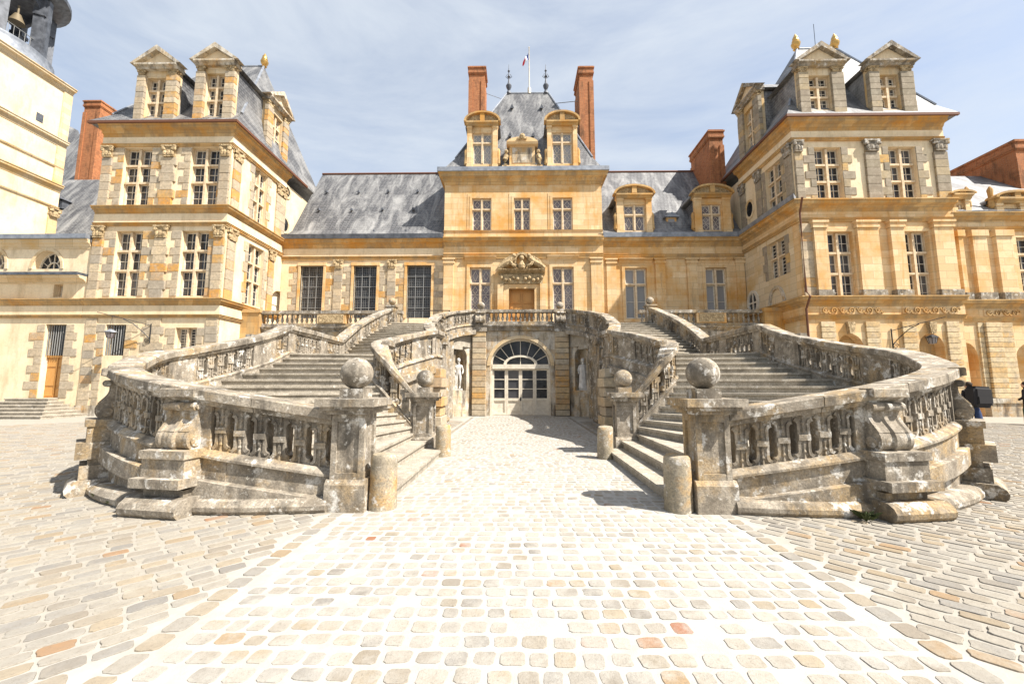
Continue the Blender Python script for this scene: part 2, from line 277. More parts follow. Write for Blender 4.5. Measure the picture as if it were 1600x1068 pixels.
def window(parent, fr, u0, u1, z0, z1, rows=(.4, .3, .3), rec=.3, mull=.13, bars=(2, 3), glass='glass', frame='mullion', cas='paint', lat=0, cols=2, cs=.034):
    """window > casement and pane for every light"""
    m = MB(fr); W, H = u1 - u0, z1 - z0
    m.box(u0, u0 + .05, -rec - .06, -rec + .1, z0, z1); m.box(u1 - .05, u1, -rec - .06, -rec + .1, z0, z1); m.box(u0 + .05, u1 - .05, -rec - .06, -rec + .1, z1 - .05, z1); m.box(u0 + .05, u1 - .05, -rec - .06, -rec + .16, z0, z0 + .06)
    cu = [u0 + .05] + [u0 + W * k / cols for k in range(1, cols)] + [u1 - .05]; cz = [z0 + .06]; acc = 0
    for r in rows[:-1]: acc += r; cz.append(z0 + H * acc)
    cz.append(z1 - .05)
    for u in cu[1:-1]: m.box(u - mull / 2, u + mull / 2, -rec - .05, -rec + .2, z0 + .06, z1 - .05)
    for z in cz[1:-1]: m.box(u0 + .05, u1 - .05, -rec - .04, -rec + .185, z - mull * .42, z + mull * .42)
    w = m.build('window', frame, parent)
    for i in range(cols):
        a = cu[i] + (mull / 2 if i else 0); b = cu[i + 1] - (mull / 2 if i < cols - 1 else 0)
        for j in range(len(rows)):
            lo = cz[j] + (mull * .42 if j else 0); hi = cz[j + 1] - (mull * .42 if j < len(rows) - 1 else 0)
            c = MB(fr); k = cs; d0, d1 = -rec - .03, -rec + .03
            c.box(a, a + k, d0, d1, lo, hi); c.box(b - k, b, d0, d1, lo, hi); c.box(a + k, b - k, d0, d1, lo, lo + k); c.box(a + k, b - k, d0, d1, hi - k, hi)
            if lat: lattice(c, a + k, b - k, lo + k, hi - k, -rec - .005, .02, max(1, round((hi - lo) / (b - a) / 1.25)))
            else:
                for q in range(1, bars[0]): x = a + (b - a) * q / bars[0]; c.box(x - .012, x + .012, d0 + .01, d1 - .01, lo + k, hi - k)
                nb = max(1, round(bars[1] * (hi - lo) / (H * .33)))
                for q in range(1, nb): z = lo + (hi - lo) * q / nb; c.box(a + k, b - k, d0 + .014, d1 - .014, z - .012, z + .012)
            c.build('casement', cas, w); g = MB(fr); g.box(a + .02, b - .02, -rec - .05, -rec - .015, lo + .02, hi - .02); g.build('pane', glass, w)
    return w
def prof_cornice(z0, z1, p):           # stepped cornice outline, projecting p
    h = z1 - z0; return [(-.05, z0), (p * .12, z0), (p * .16, z0 + h * .22), (p * .32, z0 + h * .34), (p * .4, z0 + h * .5), (p * .82, z0 + h * .62), (p * .84, z0 + h * .84), (p, z0 + h * .9), (p, z1), (-.05, z1)]
def cat(P, n=10):                      # smooth curve through points
    out = []
    for i in range(len(P) - 1):
        p0, p1, p2, p3 = P[max(i - 1, 0)], P[i], P[i + 1], P[min(i + 2, len(P) - 1)]
        for k in range(n):
            t = k / n; out.append(tuple(.5 * (2 * b + (c - a) * t + (2 * a - 5 * b + 4 * c - d) * t * t + (3 * b - a - 3 * c + d) * t ** 3) for a, b, c, d in zip(p0, p1, p2, p3)))
    return out + [tuple(P[-1])]
# ------------------------------------------------------------------ ground and setts
m = MB(); m.add([(-260, -40, 0), (260, -40, 0), (260, 420, 0), (-260, 420, 0)], [(0, 1, 2, 3)]); ground = struct(m.build('courtyard_ground', 'sand'))
def sett_outline(rr, L, W, ir=.5):
    r = min(L, W) * ir * .42; P = []
    for cx, cy, a0 in ((1, -1, -90), (1, 1, 0), (-1, 1, 90), (-1, -1, 180)):
        jx, jy = L * rr.uniform(-.05, .03), W * rr.uniform(-.06, .04)
        for a in (10, 80):
            t = math.radians(a0 + a); P.append((cx * (L / 2 - r + jx) + r * math.cos(t), cy * (W / 2 - r + jy) + r * math.sin(t)))
    return P
def sett_faces(n, b=0): return [tuple(b + n + i for i in range(n))] + [(b + i, b + (i + 1) % n, b + n + (i + 1) % n, b + n + i) for i in range(n)]
def sett_mesh(rr, mat):
    P = []; ph = [rr.uniform(0, 6.28) for _ in range(3)]; n = 20; ex = rr.uniform(5, 11)
    sk = rr.uniform(-.06, .06)
    for i in range(n):
        a = 2 * math.pi * i / n; c, s_ = math.cos(a), math.sin(a); r = (abs(c) ** ex + abs(s_) ** ex) ** (-1 / ex) * .5 * (1 + .025 * math.sin(3 * a + ph[0]) + .02 * math.sin(5 * a + ph[1]) + rr.uniform(-.012, .012)); P.append((r * c + sk * r * s_, r * s_))
    me = bpy.data.meshes.new('paving_stone'); tilt = rr.uniform(-.25, .25)
    rings = [(1, -.3), (.99, .75), (.965, .97), (.85, 1.0)]
    me.from_pydata([(x * k, y * k, z + (tilt * x if z > 0 else 0)) for k, z in rings for x, y in P], [], [(j * n + i, j * n + (i + 1) % n, (j + 1) * n + (i + 1) % n, (j + 1) * n + i) for j in range(3) for i in range(n)] + [tuple(range(3 * n, 4 * n))])
    me.materials.append(M[mat]); return me
VAR = {k: [sett_mesh(R, k) for _ in range(14)] for k in ('cob_drive', 'cob_side')}
setts = []                             # (x, y, length, width, angle, kind)
y = 1.75; row = 0
while y < 21.2:                        # the drive: straight courses across
    w = R.uniform(.112, .132); x = -2.28 + R.uniform(0, .18)
    while x < 2.2:
        L = R.uniform(.1, .165); L = min(L, 2.3 - x); R.random() < .05 or setts.append((x + L / 2, y + R.uniform(-.012, .012), L, w * R.uniform(.82, 1.05), R.uniform(-.08, .08), 0)); x += L + R.uniform(.022, .05)
    y += w + R.uniform(.026, .04); row += 1
for s in (-1, 1):
    for k in range(100):               # border course along the drive
        setts.append((s * 2.42, 1.7 + k * .19, .15, .165, R.uniform(-.03, .03), 1))
    c = math.sqrt(.5); v = -16.0       # the court: diagonal courses
    while v < 26:
        w = R.uniform(.11, .138); q = -16 + R.uniform(0, .3)
        while q < 22:
            L = R.uniform(.15, .26); X, Y = c * (q + L / 2) + c * v, -c * (q + L / 2) + c * v; q += L + R.uniform(.014, .028)
            if X > 2.58 and 1.7 < Y < 18.2 and X < 1.36 * Y + .8 and not (3.1 < X < 7 and 6.6 < Y < 18 and X < 7.2 - abs(Y - 9) * .1):
                setts.append((s * X, Y, L, w * R.uniform(.86, 1.04), -s * math.pi / 4 + R.uniform(-.06, .06), 1))
        v += w + .019
setts.sort(key=lambda t: t[1] + .1 * abs(t[0]))
near = [t for t in setts if t[1] > 2.25 and abs(t[0]) < 1.3 * t[1] + .3]
keep = set(map(id, near[:300]))
for t in near[:300]:
    k = 'cob_side' if t[5] else 'cob_drive'; o = bpy.data.objects.new('paving_stone', R.choice(VAR[k])); COL.objects.link(o); adopt(o, ground)
    o.location = (t[0], t[1], 0); o.rotation_euler = (R.uniform(-.02, .02), R.uniform(-.02, .02), t[4] + R.choice((0, math.pi))); o.scale = (t[2], t[3], R.uniform(.0025, .006) if t[5] == 0 else R.uniform(.005, .01))
for kind, mat in ((0, 'cob_drive_far'), (1, 'cob_side_far')):
    V, F, T = [], [], []
    for t in setts:
        if t[5] != kind or id(t) in keep: continue
        P = sett_outline(R, t[2], t[3], .4); ca, sa = math.cos(t[4]), math.sin(t[4]); b = len(V); tone = R.random(); hh = R.uniform(.003, .006) if kind == 0 else R.uniform(.005, .01)
        V += [(t[0] + x * ca - y * sa, t[1] + x * sa + y * ca, -.01) for x, y in P]; V += [(t[0] + .93 * x * ca - .9 * y * sa, t[1] + .93 * x * sa + .9 * y * ca, hh * R.uniform(.8, 1.1)) for x, y in P]
        F += sett_faces(8, b); T += [tone] * 16
    me = bpy.data.meshes.new('paving_stones'); me.from_pydata(V, [], F); a = me.attributes.new('tone', 'FLOAT', 'POINT'); a.data.foreach_set('value', T)
    o = link('paving_stones', me, mat, ground); o['kind'] = 'stuff'
# ------------------------------------------------------------------ the horseshoe stair
OUT_A = [(2.62, 5.5, 1.27), (3.3, 5.42, 1.39), (4.0, 5.4, 1.5), (4.8, 5.5, 1.62), (5.7, 5.85, 1.75), (6.5, 6.4, 1.88), (7.1, 7.1, 2.03), (7.4, 7.9, 2.27), (7.42, 8.8, 2.45), (7.25, 9.8, 2.71), (7.05, 10.8, 3.04), (6.98, 11.55, 3.37)]
OUT_B = [(6.98, 11.55, 3.37), (7.0, 13.4, 3.37), (7.05, 15.2, 3.37)]
OUT_C = [(7.05, 15.2, 3.37), (7.2, 16.8, 4.08), (7.1, 18.6, 4.88), (6.75, 20.4, 5.65)]
IN_A = [(2.65, 9.75, 1.4), (3.1, 9.66, 1.95), (3.45, 9.72, 2.4), (3.7, 10.1, 2.68), (3.65, 10.9, 2.9), (3.3, 11.8, 3.15), (2.9, 12.7, 3.37)]
IN_B = [(2.9, 12.7, 3.37), (2.82, 13.25, 3.37), (3.05, 13.8, 3.37)]
IN_C = [(3.05, 13.8, 3.37), (3.5, 14.8, 3.85), (3.7, 16.2, 4.3), (3.75, 17.6, 4.75), (3.7, 19.2, 5.15), (3.35, 20.4, 5.45), (2.55, 21.25, 5.68)]
RAILH = .82; FLOOR = 4.83; LAND = 2.55
class Path:
    def __init__(s, P, ext):           # ext: +1 outside lies right of travel, -1 left
        s.P = cat(P, 12); s.L = [0]
        for a, b in zip(s.P, s.P[1:]): s.L.append(s.L[-1] + math.hypot(b[0] - a[0], b[1] - a[1]))
        s.ext = ext; s.len = s.L[-1]
    def at(s, l):
        l = min(max(l, 0), s.len - 1e-6)
        for i in range(len(s.P) - 1):
            if s.L[i + 1] > l or i == len(s.P) - 2:
                t = (l - s.L[i]) / max(s.L[i + 1] - s.L[i], 1e-6); a, b = s.P[i], s.P[i + 1]
                i0, i1 = max(i - 1, 0), min(i + 2, len(s.P) - 1); tx, ty = s.P[i1][0] - s.P[i0][0], s.P[i1][1] - s.P[i0][1]; q = math.hypot(tx, ty); tx, ty = tx / q, ty / q
                return Vector([a[k] + (b[k] - a[k]) * t for k in range(3)]), Vector((tx, ty, 0)), Vector((ty, -tx, 0)) * s.ext
    def level(s, z):
        for a, b in zip(s.P, s.P[1:]):
            if b[2] - RAILH >= z and b[2] > a[2]:
                t = max(0, (z - a[2] + RAILH) / (b[2] - a[2])); return (a[0] + (b[0] - a[0]) * t, a[1] + (b[1] - a[1]) * t)
        return s.P[-1][:2]
def sweep(m, path, l0, l1, prof, step=.14, ground_z=None):
    """prof: (outward offset, height relative to the cap top); ground_z replaces heights below -9"""
    n = max(1, math.ceil((l1 - l0) / step)); k = len(prof); pts = []
    for i in range(n + 1):
        p, t, o = path.at(l0 + (l1 - l0) * i / n)
        for d, h in prof: q = p + o * d; pts.append((q.x, q.y, ground_z + h + 10 if h < -9 else p.z + h))
    fs = [(i * k + j, i * k + (j + 1) % k, (i + 1) * k + (j + 1) % k, (i + 1) * k + j) for i in range(n) for j in range(k)]
    m.add(pts, fs + [tuple(range(k)), tuple(range(n * k, n * k + k))])
SP = .255
def slot_post():                       # the stone web between two oval openings, with strap and carved bead
    m = MB(); e, r, hs, T = SP / 2 - .001, .053, .165, .33; s = []
    for i in range(5): a = math.pi / 2 * i / 4; s.append((e - r * math.sin(a), -hs - r * math.cos(a)))
    for i in range(5): a = math.pi / 2 * i / 4; s.append((e - r * math.cos(a), hs + r * math.sin(a)))
    o = [(e, -T)] + s + [(e, T)]; m.poly(o + [(-u, z) for u, z in reversed(o)], -.08, .08)
    q = [(u - .028, z * (1 + .028 / .218)) for u, z in s]
    for sg in (1, -1):                 # raised rims round the openings
        e_ = [(min(u + .005, e), z * .985) for u, z in s]
        for (a, b), (c, d) in zip(zip(e_, e_[1:]), zip(q, q[1:])): m.poly([(sg * a[0], a[1]), (sg * b[0], b[1]), (sg * d[0], d[1]), (sg * c[0], c[1])], -.1, .1)
    m.box(-.074, .074, -.118, .118, -.035, .04)
    for z0, z1 in ((.06, .31), (-.31, -.05)):
        for d in (-.085, .085): m.lathe([(.008, z0), (.024, z0 + .03), (.012, (z0 + z1) / 2 - .03), (.026, (z0 + z1) / 2), (.012, (z0 + z1) / 2 + .03), (.024, z1 - .03), (.008, z1)], 0, d, 6)
    m.smooth = False; return m.mesh('baluster')
POST = slot_post(); POST.materials.append(M['stair'])
def console(m, h=.62, w=.48):          # an S-scroll bracket in (d, z), top at z = 0
    P = []
    for i in range(8): a = math.radians(100 - i * 32); P.append((.2 + .055 * math.cos(a), -.055 + .055 * math.sin(a)))
    for i in range(1, 10): t = i / 10; P.append((.175 - .03 * math.sin(t * math.pi) + .125 * t * t * (3 - 2 * t), -.12 - (h - .34) * t))
    for i in range(12): a = math.radians(50 - i * 22); P.append((.185 + .125 * math.cos(a), -h + .15 + .15 * math.sin(a)))
    P += [(0, -h), (0, 0), (.19, 0)]
    n = len(P); us = [-w / 2, -w / 2 + .05, -w / 2 + .07, -.05, -.03, .03, .05, w / 2 - .07, w / 2 - .05, w / 2]; of = [0, 0, -.02, -.02, .015, .015, -.02, -.02, 0, 0]; pts = []
    for u, e in zip(us, of): pts += [(u, d + (e if d > .05 else 0), z) for d, z in P]
    k = len(us); m.add(pts, [(i * n + j, i * n + (j + 1) % n, (i + 1) * n + (j + 1) % n, (i + 1) * n + j) for i in range(k - 1) for j in range(n)] + [tuple(range(n)), tuple(range((k - 1) * n, k * n))])
    for sg in (-1, 1): m.prof(sg * w / 2 - .02, sg * w / 2 + .02, [(.19 + .07 * math.cos(a * .5236), -h + .125 + .07 * math.sin(a * .5236)) for a in range(12)]); m.prof(sg * w / 2 - .02, sg * w / 2 + .02, [(.2 + .03 * math.cos(a * .785), -.06 + .03 * math.sin(a * .785)) for a in range(8)])
def rail(parent, path, sx, name, wall_to=None, slot=1.65, solid=.72, start=.05, consoles=True, wall=True, feet=True, hide=()):
    m = MB(sx=sx); L = path.len
    cap = [(-.2, -.012), (-.2, -.125), (-.17, -.14), (-.15, -.2), (.16, -.2), (.18, -.14), (.23, -.125), (.23, -.012), (.215, .004), (-.185, .004)]
    q = [0]
    while q[-1] < L - .6: q.append(min(q[-1] + R.uniform(.9, 1.35), L))
    if L - q[-1] > .01: q.append(L)
    for a, b in zip(q, q[1:]):
        m = MB(sx=sx); e = R.uniform(-.006, .006); sweep(m, path, a + .006, b - .006, [(d, h + e) for d, h in cap]); c = m.build('coping_stone', 'stair', parent)
    for a, b in zip(q, q[1:]):
        m = MB(sx=sx); e = R.uniform(-.008, .008); sweep(m, path, a + .3 if a else 0, min(b + .3, L), [(-.15, -.862), (-.15, -1.12), (.15 + e, -1.12), (.15 + e, -.862)])
        if a + .3 < L: m.build('base_stone', 'stair', parent)
    m = MB(sx=sx); sweep(m, path, 0, L, [(-.15, -.86), (-.17, -.8), (-.12, -.765), (.12, -.765), (.17, -.8), (.2, -.83), (.2, -.86)])
    if consoles: sweep(m, path, 0, L, [(-.15, -1.122), (-.15, -1.35), (.25, -1.35), (.25, -1.13), (.22, -1.122)])
    else: sweep(m, path, 0, L, [(-.15, -1.122), (-.15, -1.35), (.18, -1.35), (.18, -1.122)])
    m.build('stringer', 'stair', parent)
    if wall:
        m = MB(sx=sx); sweep(m, path, 0, wall_to or L, [(-.14, -1.352), (-.14, -10.02), (.13, -10.02), (.13, -1.352)], ground_z=0); m.build('side_wall', 'stair', parent)
    if feet:
        m = MB(sx=sx); sweep(m, path, 0, L, [(.1, -10.02), (.3, -10.02), (.345, -9.95), (.345, -9.9), (.3, -9.84), (.22, -9.81), (.1, -9.81)], ground_z=0); m.build('base_moulding', 'stair', parent)
    if start > .08: m = MB(sx=sx); sweep(m, path, 0, start, [(-.125, -.199), (-.125, -.767), (.125, -.767), (.125, -.199)]); m.build('panel', 'stair', parent)
    l = start
    while l < L - .1:
        e = min(l + slot, L - .04); n = max(1, int((e - l) / SP)); e = l + n * SP
        for i in range(n):
            p, t, o = path.at(l + (i + .5) * SP); b = bpy.data.objects.new('baluster', POST); COL.objects.link(b); adopt(b, parent)
            b.location = (p.x * sx, p.y, p.z - .5); b.rotation_euler = (0, 0, math.atan2(t.y, t.x * sx))
        m = MB(sx=sx); f = min(e + solid, L)
        if f - e > .03:
            sweep(m, path, e, f, [(-.125, -.199), (-.125, -.767), (.125, -.767), (.125, -.199)]); m.build('panel', 'stair', parent)
        if consoles and f - e > .5 and e < L - .4 and not any(a < e < b for a, b in hide):
            p, t, o = path.at((e + f) / 2); fr = Fr((p.x, p.y, p.z), t, o); g = MB(fr, sx); g.sphere((0, .05, -.4), .01, 4, 3); g.v, g.f = [], []
            g.smooth = True; fr.O.z = p.z - .2; console(g); k = g.build('console', 'stair', parent)
            fr2 = Fr((p.x, p.y, 0), t, o); g = MB(fr2, sx); z = p.z
            g.box(-.32, .32, .1, .38, z - 1.13, z - .9); g.box(-.34, .34, .1, .41, z - .9, z - .8); g.box(-.37, .37, .1, .48, max(z - 1.37, .34), z - 1.131)
            if z > 1.55: g.box(-.3, .3, .1, .34, .3, z - 1.371); g.box(-.33, .33, .1, .42, .22, min(.42, z - 1.38))
            g.prof(-.42, .42, [(.1, -.01), (.49, -.01), (.54, .05), (.55, .11), (.52, .17), (.45, .215), (.1, .222)]); g.build('pedestal', 'stair', parent); g = MB(fr2, sx); g.prof(-.26, .26, [(.1, z - .17), (.2, z - .17), (.235, z - .14), (.29, z - .128), (.29, z - .03), (.275, z - .018), (.1, z - .018)]); g.build('coping_block', 'stair', parent)
        l = f
    return c
def newel(parent, sx, x0, x1, y0, y1, zt=1.43):
    xc, yc = (x0 + x1) / 2, (y0 + y1) / 2; w, d = x1 - x0, y1 - y0
    m = MB(sx=sx); e = .045; m.box(x0, x1, y0, y1, -.02, .34); m.prof(x0 - .0, x1 + .0, [(y0 + .0, .34), (y1, .34), (y1 - e, .4), (y0 + e, .4)])
    a, b, c_, f = x0 + e, x1 - e, y0 + e, y1 - e; m.box(a + .035, b - .035, c_ + .035, f - .035, .4, zt - .2)
    for u0 in (a, b - .07):
        for w0 in (c_, f - .07): m.box(u0, u0 + .07, w0, w0 + .07, .4, zt - .2)          # panel borders stand proud of the field
    m.box(a + .004, b - .004, c_ + .004, f - .004, .4, .48); m.box(a + .004, b - .004, c_ + .004, f - .004, zt - .3, zt - .2)
    n = m.build('newel', 'stair', parent)
    m = MB(sx=sx)
    for k, (g, z0, z1) in enumerate(((.02, -.2, -.15), (.07, -.15, -.1), (.12, -.1, 0))):
        m.plan([(x0 - g, y0 - g), (x1 + g, y0 - g), (x1 + g, y1 + g), (x0 - g, y1 + g)], zt + z0, zt + z1)
    m.build('newel_cap', 'stair', n)
    m = MB(sx=sx); m.box(xc - .16, xc + .16, yc - .16, yc + .16, zt, zt + .13); m.build('ball_block', 'stair', n)
    m = MB(sx=sx); m.sphere((xc, yc, zt + .13 + .205), .215, 32, 20); m.build('stone_ball', 'stair', n)
def flight(sx):
    side = 'left' if sx < 0 else 'right'
    T = thing('stair_flight', f'weathered stone {side} flight of the horseshoe staircase curving outwards with pierced balustrades', 'staircase', (sx * 4.5, 10, 0), 'two flights of the horseshoe stair')
    oA, oB, oC = Path(OUT_A, 1), Path(OUT_B, 1), Path(OUT_C, 1); iA, iB, iC = Path(IN_A, -1), Path(IN_B, -1), Path(IN_C, -1)
    r = LAND / 16; n2 = 14; r2 = (FLOOR - LAND) / n2; ris = []
    for k in range(1, 17):
        z = (k - .6) * r
        if k == 1: q = ((1.92, 5.72), (1.92, 9.42))
        elif k == 2: q = ((2.3, 5.72), (2.3, 9.48))
        elif k == 3: q = ((2.66, 5.6), (2.66, 9.72))
        else: q = (oA.level(z + .12), iA.level(z))
        ris.append((k * r, q))
    for k in range(1, n2 + 1):
        z = LAND + (k - .6) * r2; ris.append((LAND + k * r2, (oC.level(z), iC.level(z))))
    for i, (z, (O, I)) in enumerate(ris):
        if i + 1 < len(ris): O2, I2 = ris[i + 1][1]
        else: O2, I2 = (6.75, 21.4), (2.6, 21.4)
        d = Vector((O[0] - I[0], O[1] - I[1])).normalized(); nrm = Vector((-d.y, d.x)); mid = Vector(((O2[0] + I2[0] - O[0] - I[0]) / 2, (O2[1] + I2[1] - O[1] - I[1]) / 2))
        if nrm.dot(mid) > 0: nrm = -nrm     # nrm points down the stair
        P = [O, I, I2, O2]
        if i == 15: P = [O, I, (2.85, 13.2), I2, O2, (6.99, 13.4)]
        m = MB(sx=sx); m.plan(P, -.02 if z < 2.6 else z - 1.2, z - .05)
        ex = .035; Q = [(O[0] + nrm.x * ex, O[1] + nrm.y * ex), (I[0] + nrm.x * ex, I[1] + nrm.y * ex)] + P[2:]
        m.plan(Q, z - .05, z + R.uniform(-.003, .003)); m.build('step', 'step', T)
    newel(T, sx, 2.1, 2.62, 5.2, 5.72); newel(T, sx, 2.14, 2.68, 9.5, 10.02)
    rail(T, oA, sx, 'a'); rail(T, oB, sx, 'b', start=.35, solid=.5, consoles=False, feet=False); rail(T, oC, sx, 'c', start=.3, solid=.6, consoles=False, feet=False)
    rail(T, iA, sx, 'a', start=.1, slot=1.25, solid=.75, feet=True, hide=((2.2, 9),)); rail(T, iB, sx, 'b', start=.3, slot=.5, feet=False, consoles=False); rail(T, iC, sx, 'c', wall_to=iC.len - 1.55, start=.35, slot=1.5, solid=.72, feet=False, hide=((5.5, 12),))
    # ball at the top of the outer rail
    m = MB(sx=sx); m.box(6.53, 6.97, 20.3, 20.74, 4.7, 5.68); m.box(6.47, 7.03, 20.24, 20.8, 5.68, 5.76); k = m.build('end_post', 'stair', T); m = MB(sx=sx); m.lathe([(.09, 5.76), (.07, 5.8), (.1, 5.82)], 6.75, 20.52, 12); m.sphere((6.75, 20.52, 6.0), .19, 20, 14); m.build('stone_ball', 'stair', k)
    # banded corner blocks of the wall under the inner rail
    for k in range(7):
        z0 = .05 + k * .3; block(T, Fr((0, 0, 0), (sx, 0, 0), (0, 1, 0)), 2.5 if k % 2 else 2.56, 2.98, 12.5 - (.1 if k % 2 else 0), 13.4, z0, z0 + .285, 'band_block')
    return T
flight(-1); flight(1)
# ------------------------------------------------------------------ gateway under the landing
YG = 21.4; fg = front(YG)
G = thing('entrance_landing', 'stained stone gateway with white glazed arched door under the balcony between the two flights', 'gateway', (0, YG, 0))
du0, du1 = -1.62, 1.62; zs, zt = 2.66, 4.12
m = MB(fg); m.wall(-2.6, 2.6, 0, FLOOR, -.6, 0, [(du0, du1, 0, zt)]); m.arch(du0, du1, zs, zt, -.6, 0); m.build('wall', 'gate', G)
m = MB(fg); m.ring(0, zs, 1.62, zt - zs, 1.8, zt - zs + .17, 0, .035, 22); m.build('arch_moulding', 'pale', G)
for s in (-1, 1):
    for k in range(15):
        z0 = .02 + k * (FLOOR - .35) / 15; h = (FLOOR - .35) / 15; w = .0
        block(G, fg, s * 1.86, s * 2.58, -.05, .22 + R.uniform(-.01, .01), z0 + .012, z0 + h - .012, 'band_block')
    # curved wall with the statue niche
    q = [Vector((s * 2.55, 21.45, 0)), Vector((s * 3.72, 20.35, 0))]; U = (q[1] - q[0]).normalized() * s; Lw = (q[1] - q[0]).length
    fn = Fr(q[0] if s > 0 else q[0], U * s, Vector((-U.y, U.x, 0)) * (-1 if (-U.x if False else 1) else 1))
    N = Vector((U.y, -U.x, 0)); N = N if N.y < 0 else -N; fn = Fr(q[0], (q[1] - q[0]).normalized(), N)
    a, b = Lw / 2 - .36, Lw / 2 + .36; m = MB(fn); m.wall(0, Lw + .25, 0, 4.12, -.5, 0, [(a, b, 1.35, 3.55)]); m.arch(a, b, 3.15, 3.55, -.5, 0); m.wall(a, b, 1.35, 3.55, -.62, -.5); m.build('niche_wall', 'gate', G)
    P = fn.p(Lw / 2, -.22, 1.35)
    S = thing('statue', f'white marble {"nude" if s < 0 else "draped"} figure in the niche {"left" if s < 0 else "right"} of the arched door', 'statue', P, 'statues in the niches')
    m = MB(); m.box(P.x - .2, P.x + .2, P.y - .17, P.y + .17, 1.35, 1.45); m.build('plinth', 'marble', S)
    V = [(0, 0, .82), (0, .0, 1.0), (0, 0, 1.22), (0, 0, 1.36), (0, -.03, 1.5), (.09, 0, .78), (.1, -.03, .42), (.1, .02, .06), (-.09, 0, .78), (-.1, -.06, .42), (-.07, .05, .06), (.17, 0, 1.26), (.22, -.02, 1.02), (.12, -.12, .9), (-.17, 0, 1.26), (-.24, .02, 1.02), (-.22, -.06, .8), (.1, -.08, .04), (-.07, -.05, .04)]
    ed = [(0, 1), (1, 2), (2, 3), (3, 4), (0, 5), (5, 6), (6, 7), (0, 8), (8, 9), (9, 10), (2, 11), (11, 12), (12, 13), (2, 14), (14, 15), (15, 16), (7, 17), (10, 18)]
    rad = [.12, .1, .13, .045, .085, .09, .06, .045, .09, .06, .045, .06, .045, .035, .06, .045, .035, .04, .04]
    me = bpy.data.meshes.new('body'); me.from_pydata([(P.x + x * s, P.y + y, 1.45 + z * .93) for x, y, z in V], ed, []); o = link('body', me, 'marble', S)
    sk = o.modifiers.new('skin', 'SKIN'); o.modifiers.new('sub', 'SUBSURF').render_levels = 2; o.modifiers['sub'].levels = 2
    for i, r_ in enumerate(rad): me.skin_vertices[0].data[i].radius = (r_, r_)
    me.skin_vertices[0].data[0].use_root = True
    m = MB(); m.sphere((P.x, P.y - .03, 2.93), .1, 14, 10, 1.2); m.build('head', 'marble', S)
    if s > 0:
        m = MB(); n = 22
        prof = [(.25, 0), (.22, .25), (.2, .55), (.19, .8), (.17, 1.0), (.16, 1.2)]; pts = []
        for r_, z in prof:
            for i in range(n): t_ = 2 * math.pi * i / n; rr = r_ * (1 + .09 * math.cos(7 * t_ + z * 3)); pts.append((P.x + rr * math.cos(t_), P.y + rr * math.sin(t_) * .8, 1.46 + z))
        m.add(pts, [(j * n + i, j * n + (i + 1) % n, (j + 1) * n + (i + 1) % n, (j + 1) * n + i) for j in range(5) for i in range(n)]); m.smooth = True; m.build('drapery', 'marble', S)
    else:
        m = MB(); m.tube([(P.x - .18, P.y, 2.4), (P.x - .2, P.y - .05, 2.05), (P.x - .16, P.y, 1.75), (P.x - .17, P.y + .05, 1.46)], .08, 8); m.smooth = True; m.build('tree_stump', 'marble', S)
# the glazed door
m = MB(fg); m.box(du0, du0 + .1, -.42, -.2, 0, zs + .05); m.box(du1 - .1, du1, -.42, -.2, 0, zs + .05); m.box(du0 + .1, du1 - .1, -.42, -.16, zs - .16, zs + .08); m.ring(0, zs + .08, 1.52, 1.28, 1.619, 1.379, -.42, -.2, 22); door = m.build('door', 'paint', G)
x0 = du0 + .1; wl4 = [(x0, -.768), (-.76, -.004), (.004, .76), (.768, du1 - .1)]
for a, b in wl4:
    m = MB(fg); e = .09; d0, d1 = -.38, -.28; m.box(a, a + e, d0, d1, .02, zs - .17); m.box(b - e, b, d0, d1, .02, zs - .17); m.box(a + e, b - e, d0, d1, .02, .14); m.box(a + e, b - e, d0, d1, .78, .92); m.box(a + e, b - e, d0, d1, zs - .25, zs - .17)
    for z in (1.42, 1.93): m.box(a + e, b - e, d0 + .01, d1 - .01, z - .02, z + .02)
    m.box(a + e, b - e, d0 + .02, d1 - .05, .14, .78); m.build('door_leaf', 'paint', door)
    for z0, z1 in ((.92, 1.4), (1.44, 1.91), (1.95, zs - .25)): m = MB(fg); m.box(a + e, b - e, -.36, -.34, z0, z1); m.build('pane', 'glass', door)
m = MB(fg); m.lathe([(.01, .78), (.035, .8), (.03, .95), (.01, .97)], .0, -.25, 8); m.build('handle', 'iron', door)
m = MB(fg); zf = zs + .08; m.half(0, zf, 1.53, 1.29, -.4, -.37); m.build('fanlight_pane', 'glass', door)
m = MB(fg); m.ring(0, zf, .76, .4, .92, .5, -.37, -.22, 18)
for k in range(1, 8):
    t_ = math.pi * k / 8; a, b = (.9 * math.cos(t_), zf + .48 * math.sin(t_)), (1.54 * math.cos(t_), zf + 1.3 * math.sin(t_)); L = math.hypot(b[0] - a[0], b[1] - a[1]); nx, nz = -(b[1] - a[1]) / L * .018, (b[0] - a[0]) / L * .018
    m.poly([(a[0] + nx, a[1] + nz), (b[0] + nx, b[1] + nz), (b[0] - nx, b[1] - nz), (a[0] - nx, a[1] - nz)], -.368, -.3)
m.box(-.015, .015, -.368, -.3, zf, zf + .4); m.build('fanlight_bars', 'paint', door)
